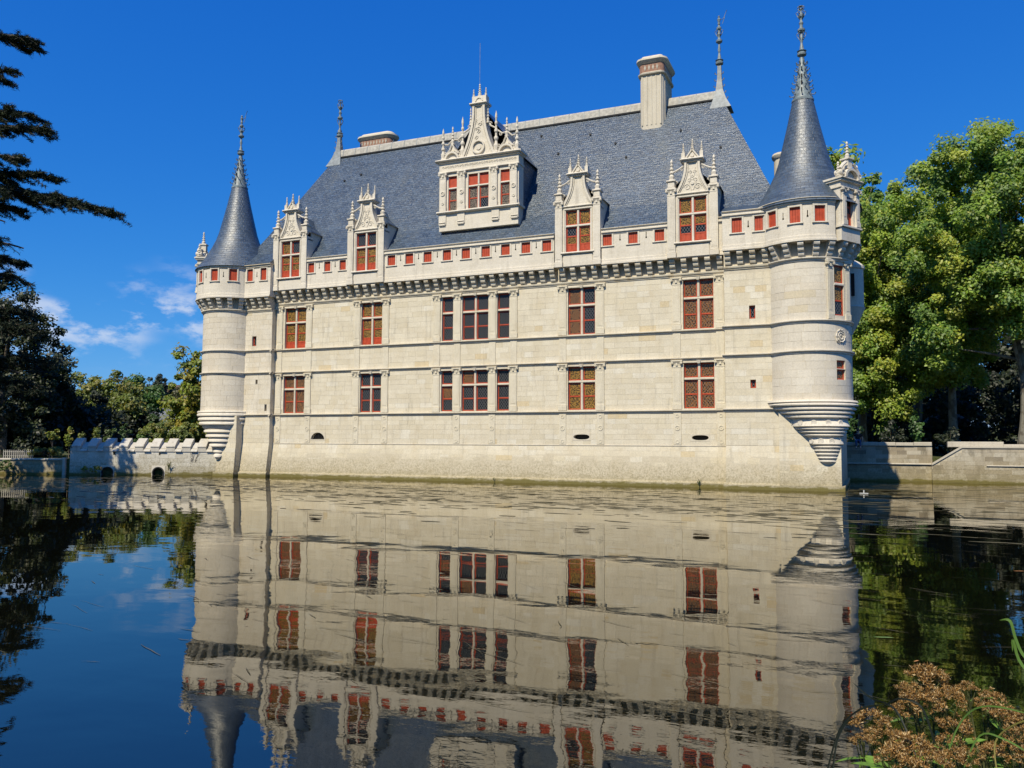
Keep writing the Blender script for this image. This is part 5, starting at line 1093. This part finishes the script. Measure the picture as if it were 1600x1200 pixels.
# floating weed: strands and flecks drifting on the water
def weed():
    m = MB(); random.seed(11)
    def strand(x, y, L_, w_, a):
        n = 4; d = Vector((math.cos(a), math.sin(a), 0)); q = Vector((-d.y, d.x, 0)); R__ = []; off = 0
        for i in range(n + 1):
            s = i / n; off += random.gauss(0, .02) * L_; ww = w_ * (math.sin(math.pi * (s * .9 + .05)) ** .6) * random.uniform(.5, 1.3); p = Vector((x, y, .006)) + d * (s - .5) * L_ + q * off; R__ += [tuple(p - q * ww), tuple(p + q * ww)]
        m.add(R__, [(2 * i, 2 * i + 1, 2 * i + 3, 2 * i + 2) for i in range(n)])
    for _ in range(1100):    # drifting band across the pond; the mats are broad but seen edge-on
        x = random.uniform(-24, 22); y = -12 - (x + 5) * .22 + random.gauss(0, 3.6); strand(x, y, random.uniform(.1, .8) * random.choice((1, 1, 2)), random.uniform(.02, .13), random.gauss(-.05, .1))
    for _ in range(46):
        cx_, cy_ = random.uniform(-22, 21), random.uniform(-20, -4)
        for _ in range(10): strand(cx_ + random.gauss(0, 1.3), cy_ + random.gauss(0, .35), random.uniform(.2, 1.0), random.uniform(.04, .16), random.gauss(-.05, .08))
    for _ in range(380): strand(random.uniform(21, 34), random.uniform(-24, 9), random.uniform(.2, 1.6), random.uniform(.02, .12), random.gauss(.0, .1))     # by the right bank
    for _ in range(160): strand(22.8 + random.gauss(.6, .9), random.uniform(-3.5, 2.5), random.uniform(.3, 1.2), random.uniform(.05, .2), random.gauss(0, .12))
    for _ in range(320): strand(random.uniform(10, 25.5), random.uniform(-41, -24), random.uniform(.15, .8), random.uniform(.003, .008), random.gauss(-.3, .25))   # thin stems close to the camera
    for _ in range(160): strand(random.uniform(-26, 4), random.uniform(-26, -6), random.uniform(.2, .9), random.uniform(.02, .09), random.gauss(-.2, .25))
    m.build('floating_weed', 'weed_film', kind='stuff')
weed()
lf = mesh_of('floating_leaf', lambda m: m.add([(-.12, 0, .008), (-.03, -.025, .01), (.08, -.018, .012), (.13, 0, .01), (.06, .025, .012), (-.05, .022, .01)], [(0, 1, 2, 3, 4, 5)]), 'soil')
M['leaf_green'] = None
simple('leaf_green', (.16, .26, .06), .5, .2, 9); simple('leaf_orange', (.55, .25, .08), .6, .2, 9)
def fleaf(x, y, rz, s, mat, lab):
    me = lf.copy(); me.materials.clear(); me.materials.append(M[mat]); tag(link('floating_leaf', me, None, None, None, (x, y, 0), (0, 0, rz), (s, s, 1)), lab, 'leaf', 'leaves floating on the water')
fleaf(22.78, -35.97, .2, 1.0, 'leaf_green', 'pale green leaf floating near the castle reflection edge'); fleaf(23.09, -37.04, .8, .35, 'leaf_orange', 'tiny orange leaf floating in front of the seed heads'); fleaf(25.2, -29, .1, .8, 'leaf_orange', 'orange leaf floating toward the right edge')

# foreground: dried flower heads on leafy stems, at the photographer's feet
random.seed(21)
def head_mesh(seed):
    random.seed(seed); P = []; A_ = []; 
    for k in range(44):
        a = random.uniform(0, 6.28); r = math.sqrt(random.random()); c = Vector((r * math.cos(a) * .5, r * math.sin(a) * .5, .26 * (1 - r * r) + random.gauss(0, .06)))
        for _ in range(34):
            d = Vector((random.gauss(0, .6), random.gauss(0, .6), abs(random.gauss(.5, .5)))).normalized(); P.append(c + d * random.uniform(.03, .1)); A_.append(d)
    P = np.array([tuple(p) for p in P]); A_ = np.array([tuple(p) for p in A_]); n = len(P); pal = np.array([(.31, .165, .05), (.41, .245, .085), (.60, .44, .23), (.10, .05, .02), (.34, .185, .06)])
    return leaf_mesh('flower_head', P, RNG.normal(size=(n, 3)), RNG.uniform(.022, .05, n), pal[RNG.integers(0, 5, n)] * RNG.uniform(.75, 1.25, (n, 1)), aspect=.24, mat='dry_flower', axis=A_)
HEADS = [head_mesh(100 + i) for i in range(4)]
def lanceolate(m):
    R__ = []
    for i in range(7):
        s = i / 6; ww = .11 * math.sin(math.pi * (s * .96 + .03)) ** .8; z = -.25 * s * s; R__ += [(s, -ww, z + .03), (s, 0, z), (s, ww, z + .03)]
    m.add(R__, [(3 * i + k, 3 * i + k + 1, 3 * i + k + 4, 3 * i + k + 3) for i in range(6) for k in (0, 1)])
M['plant_leaf'] = None; simple('plant_leaf', (.11, .20, .035), .6, .35, 20, spec=.12); simple('stem', (.07, .075, .03), .85, .3, 20, spec=.1)
LFM = mesh_of('leaf', lanceolate, 'plant_leaf')
def agrimony(label, base, heads, nl):
    t = thing('seedhead_plant', label, 'plant', base, 0, 'dried flower plants in the foreground')
    B_ = Vector(base); m = MB()
    for j, (p, s) in enumerate(heads):
        q = Vector(p) - B_; root = Vector((random.uniform(-.12, .12), random.uniform(-.1, .1), -.1)); mid = root.lerp(q, .6) + Vector((random.uniform(-.04, .04), random.uniform(-.04, .04), .05))
        pts = [root, root.lerp(mid, .5), mid, mid.lerp(q, .6), q]; m.tube(pts, [.006, .0055, .005, .004, .003], 5)
        for k in range(7): a = random.uniform(0, 6.28); e = q + Vector((math.cos(a) * s * .4, math.sin(a) * s * .4, s * .12)); m.tube([mid.lerp(q, random.uniform(.6, .95)), e], .0018, 4)
        o = link('flower_head', HEADS[j % 4], t, None, None, q, (random.uniform(-.3, .3), random.uniform(-.3, .3), random.uniform(0, 6.28)), (s * 1.2, s * 1.2, s * 1.35))
        for k in range(nl):
            u = random.uniform(.2, .95); pp = pts[int(u * 4)].lerp(pts[int(u * 4) + 1], u * 4 - int(u * 4)); l_ = random.uniform(.07, .16)
            put('leaf', LFM, t, Matrix.Translation(pp) @ Matrix.Rotation(random.uniform(0, 6.28), 4, 'Z') @ Matrix.Rotation(random.uniform(-.5, .3), 4, 'Y') @ Matrix.Rotation(random.uniform(-.6, .6), 4, 'X') @ Matrix.Diagonal((l_, l_, l_, 1)))
    m.build('stem', 'stem', t)
agrimony('tallest dried flower plant with the big brown head in front', (22.9, -43.6, .3), [((22.856, -43.645, 1.422), .15), ((22.783, -43.692, 1.395), .09), ((22.895, -43.748, 1.395), .11), ((22.815, -43.794, 1.376), .13), ((22.758, -43.741, 1.336), .08)], 14)
agrimony('dried flower plant nearest the water reflection, dark red-brown heads', (22.65, -43.75, .3), [((22.651, -43.840, 1.312), .12), ((22.683, -43.890, 1.290), .09), ((22.626, -43.940, 1.281), .08)], 13)
agrimony('bushy dried flower plant low at the bottom edge', (22.85, -43.9, .3), [((22.767, -44.142, 1.321), .15), ((22.716, -44.191, 1.310), .1), ((22.804, -44.244, 1.334), .12), ((22.743, -44.041, 1.329), .08), ((22.901, -44.150, 1.325), .09)], 14)
agrimony('dried flower plant with two small round heads on long stalks', (23.0, -43.7, .3), [((22.982, -43.554, 1.394), .075), ((23.044, -43.661, 1.390), .085), ((22.913, -43.850, 1.331), .10), ((22.894, -43.898, 1.295), .08)], 13)
agrimony('dried flower plant at the right edge of the picture', (23.2, -43.8, .3), [((23.059, -43.763, 1.372), .10), ((23.102, -43.769, 1.368), .08), ((23.100, -43.869, 1.346), .08), ((23.067, -43.966, 1.307), .11), ((22.992, -43.957, 1.297), .08)], 14)
def reed(label, pts_list, w_, cols):
    b = Vector(pts_list[0][0]); t = thing('reed', label, 'reed', b, 0, 'long reed blades in the foreground')
    for pts in pts_list:
        P = [Vector(p) - b for p in pts]
        # smooth path
        Q = []
        for i in range(len(P) - 1):
            p0, p1, p2, p3 = P[max(i - 1, 0)], P[i], P[i + 1], P[min(i + 2, len(P) - 1)]
            for k in range(5):
                s = k / 5; Q.append(.5 * ((2 * p1) + (-p0 + p2) * s + (2 * p0 - 5 * p1 + 4 * p2 - p3) * s * s + (-p0 + 3 * p1 - 3 * p2 + p3) * s ** 3))
        Q.append(P[-1]); m = MB(); n = len(Q); V = []
        for i, p in enumerate(Q):
            d = (Q[min(i + 1, n - 1)] - Q[max(i - 1, 0)]).normalized(); q = d.cross(Vector((-_b[0], -_b[1], 0))).normalized(); s = i / (n - 1); ww = w_ * min(1, 4 * (1 - s) + .08); V += [tuple(p - q * ww), tuple(p + Vector((0, 0, -ww * .5))), tuple(p + q * ww)]
        m.v = V; m.f = [(3 * i + k, 3 * i + k + 1, 3 * i + k + 4, 3 * i + k + 3) for i in range(n - 1) for k in (0, 1)]; m.tint = [(*random.choice(cols), 1)] * len(m.f); m.build('blade', 'needle', t)
DK = [(.012, .016, .01)]; LG = [(.09, .17, .03)]; YG = [(.22, .19, .05)]
reed('dark arching reed blades left of the seed heads', [[(22.509, -44.144, 1.217), (22.552, -44.042, 1.345), (22.618, -43.940, 1.392), (22.700, -43.940, 1.419)], [(22.528, -44.143, 1.219), (22.544, -44.092, 1.318), (22.572, -44.041, 1.368), (22.609, -44.040, 1.394)], [(22.777, -44.142, 1.327), (22.727, -44.041, 1.430), (22.649, -43.940, 1.435), (22.591, -43.841, 1.455)], [(22.838, -44.045, 1.344), (22.803, -44.043, 1.451), (22.737, -44.041, 1.469), (22.684, -44.140, 1.461)]], .0035, DK)
reed('bright green reed blade hanging at the right edge', [[(23.208, -43.987, 1.535), (23.116, -43.973, 1.621), (23.089, -43.969, 1.678), (23.074, -43.967, 1.737), (23.045, -43.963, 1.736)], [(23.207, -43.987, 1.515), (23.104, -43.971, 1.599), (23.082, -43.968, 1.677), (23.078, -43.967, 1.640)]], .0048, LG)
reed('yellow-green arching reed blades among the seed heads', [[(22.853, -44.046, 1.236), (22.921, -43.951, 1.388), (23.017, -43.859, 1.430), (23.187, -43.882, 1.413)], [(22.900, -44.150, 1.280), (22.966, -44.055, 1.385), (23.035, -44.063, 1.387), (23.118, -44.074, 1.345)], [(23.003, -44.160, 1.290), (23.009, -44.060, 1.373), (23.071, -44.067, 1.442), (23.155, -44.080, 1.476)]], .0028, YG + LG)
tuft('grass_tuft', 'green grass at the foot of the seed heads', (22.95, -43.6, .35), 60, .8, .34, GRD, .007, 'grass'); tuft('grass_tuft', 'grass along the near bank at the right edge', (23.3, -43.45, .35), 60, .85, .34, GRD, .007, 'grass')

# ---- person sitting on the right bank wall
def person():
    t = thing('person', 'person in a black top and jeans sitting on the shaded bank wall', 'person', (22.1, 14.0, 2.6))
    def skin(name, pts, edges, rads, mat, sub=2):
        me = bpy.data.meshes.new(name); me.from_pydata(pts, edges, []); o = link(name, me, t); me.materials.append(M[mat])
        md = o.modifiers.new('skin', 'SKIN'); 
        for v, r in zip(me.skin_vertices[0].data, rads): v.radius = (r, r)
        me.skin_vertices[0].data[0].use_root = True; s = o.modifiers.new('sub', 'SUBSURF'); s.levels = s.render_levels = sub; md.use_smooth_shade = True; return o
    # one body: pelvis, spine, neck, head, arms, legs
    pts = [(0, 0, .1), (0, .02, .3), (0, .0, .5), (0, -.01, .6), (0, -.03, .68), (0, -.03, .82), (.18, 0, .5), (.26, .02, .26), (.28, -.08, .06), (-.18, 0, .5), (-.25, -.02, .27), (-.15, -.24, .14), (.1, -.02, .08), (.13, -.42, .08), (.13, -.44, -.36), (.13, -.55, -.42), (-.1, -.02, .08), (-.13, -.42, .08), (-.13, -.42, -.36), (-.13, -.53, -.42)]
    ed = [(0, 1), (1, 2), (2, 3), (3, 4), (4, 5), (2, 6), (6, 7), (7, 8), (2, 9), (9, 10), (10, 11), (0, 12), (12, 13), (13, 14), (14, 15), (0, 16), (16, 17), (17, 18), (18, 19)]
    rd = [.13, .14, .13, .055, .085, .08, .06, .045, .03, .06, .045, .03, .09, .065, .045, .04, .09, .065, .045, .04]
    skin('body', pts, ed, rd, 'skin')
    skin('shirt', [(0, .0, .12), (0, .02, .3), (0, .0, .5), (0, -.0, .57), (.18, 0, .5), (.23, .01, .36), (-.18, 0, .5), (-.22, -.01, .36)], [(0, 1), (1, 2), (2, 3), (2, 4), (4, 5), (2, 6), (6, 7)], [.15, .16, .15, .07, .075, .065, .075, .065], 'cloth_black')
    skin('jeans', [(0, 0, .1), (.1, -.02, .09), (.13, -.42, .09), (.13, -.44, -.3), (-.1, -.02, .09), (-.13, -.42, .09), (-.13, -.42, -.3)], [(0, 1), (1, 2), (2, 3), (0, 4), (4, 5), (5, 6)], [.145, .1, .078, .06, .1, .078, .06], 'denim')
    m = MB(); m.lathe([(.0, .70), (.09, .72), (.108, .8), (.1, .87), (.05, .92), (0, .925)], 0, .0, 12); smooth_angle(m.build('hair', 'hair', t))
    for s in (-1, 1): MB().lathe([(0, .773), (.012, .78), (0, .787)], s * .03, -.112, 6).build('eye', 'dark_void', t)
    MB().tube([(0, -.108, .78), (0, -.128, .755), (0, -.108, .745)], .012, 5).build('nose', 'skin', t); MB().box(-.022, .022, -.112, -.1, .718, .725).build('mouth', 'red_brick', t)
    for bx_, by_, bz_, sx in ((.28, -.08, .05, 1), (-.15, -.25, .13, -1)):
        m = MB(); m.loft([[(bx_ - .035, by_, bz_ + .012), (bx_ + .035, by_, bz_ + .012), (bx_ + .035, by_, bz_ - .012), (bx_ - .035, by_, bz_ - .012)], [(bx_ - .04, by_ - .08, bz_ + .01), (bx_ + .04, by_ - .08, bz_ + .01), (bx_ + .04, by_ - .08, bz_ - .012), (bx_ - .04, by_ - .08, bz_ - .012)]])
        for k, l_ in enumerate((.06, .075, .08, .065)): x = bx_ - .03 + k * .02; m.tube([(x, by_ - .07, bz_), (x, by_ - .07 - l_ * .6, bz_ - .003), (x, by_ - .07 - l_, bz_ - .015)], .0085, 5)
        m.tube([(bx_ - sx * .03, by_ - .02, bz_), (bx_ - sx * .06, by_ - .05, bz_ - .003), (bx_ - sx * .065, by_ - .085, bz_ - .01)], .0095, 5); m.build('hand', 'skin', t)
    for s in (-1, 1): MB().loft([[(s * .13 - .04, -.40, -.46), (s * .13 + .04, -.40, -.46), (s * .13 + .04, -.40, -.39), (s * .13 - .04, -.40, -.39)], [(s * .13 - .045, -.56, -.46), (s * .13 + .045, -.56, -.46), (s * .13 + .045, -.56, -.42), (s * .13 - .045, -.56, -.42)], [(s * .13 - .03, -.64, -.46), (s * .13 + .03, -.64, -.46), (s * .13 + .03, -.64, -.44), (s * .13 - .03, -.64, -.44)]]).build('shoe', 'cloth_black', t)
person()
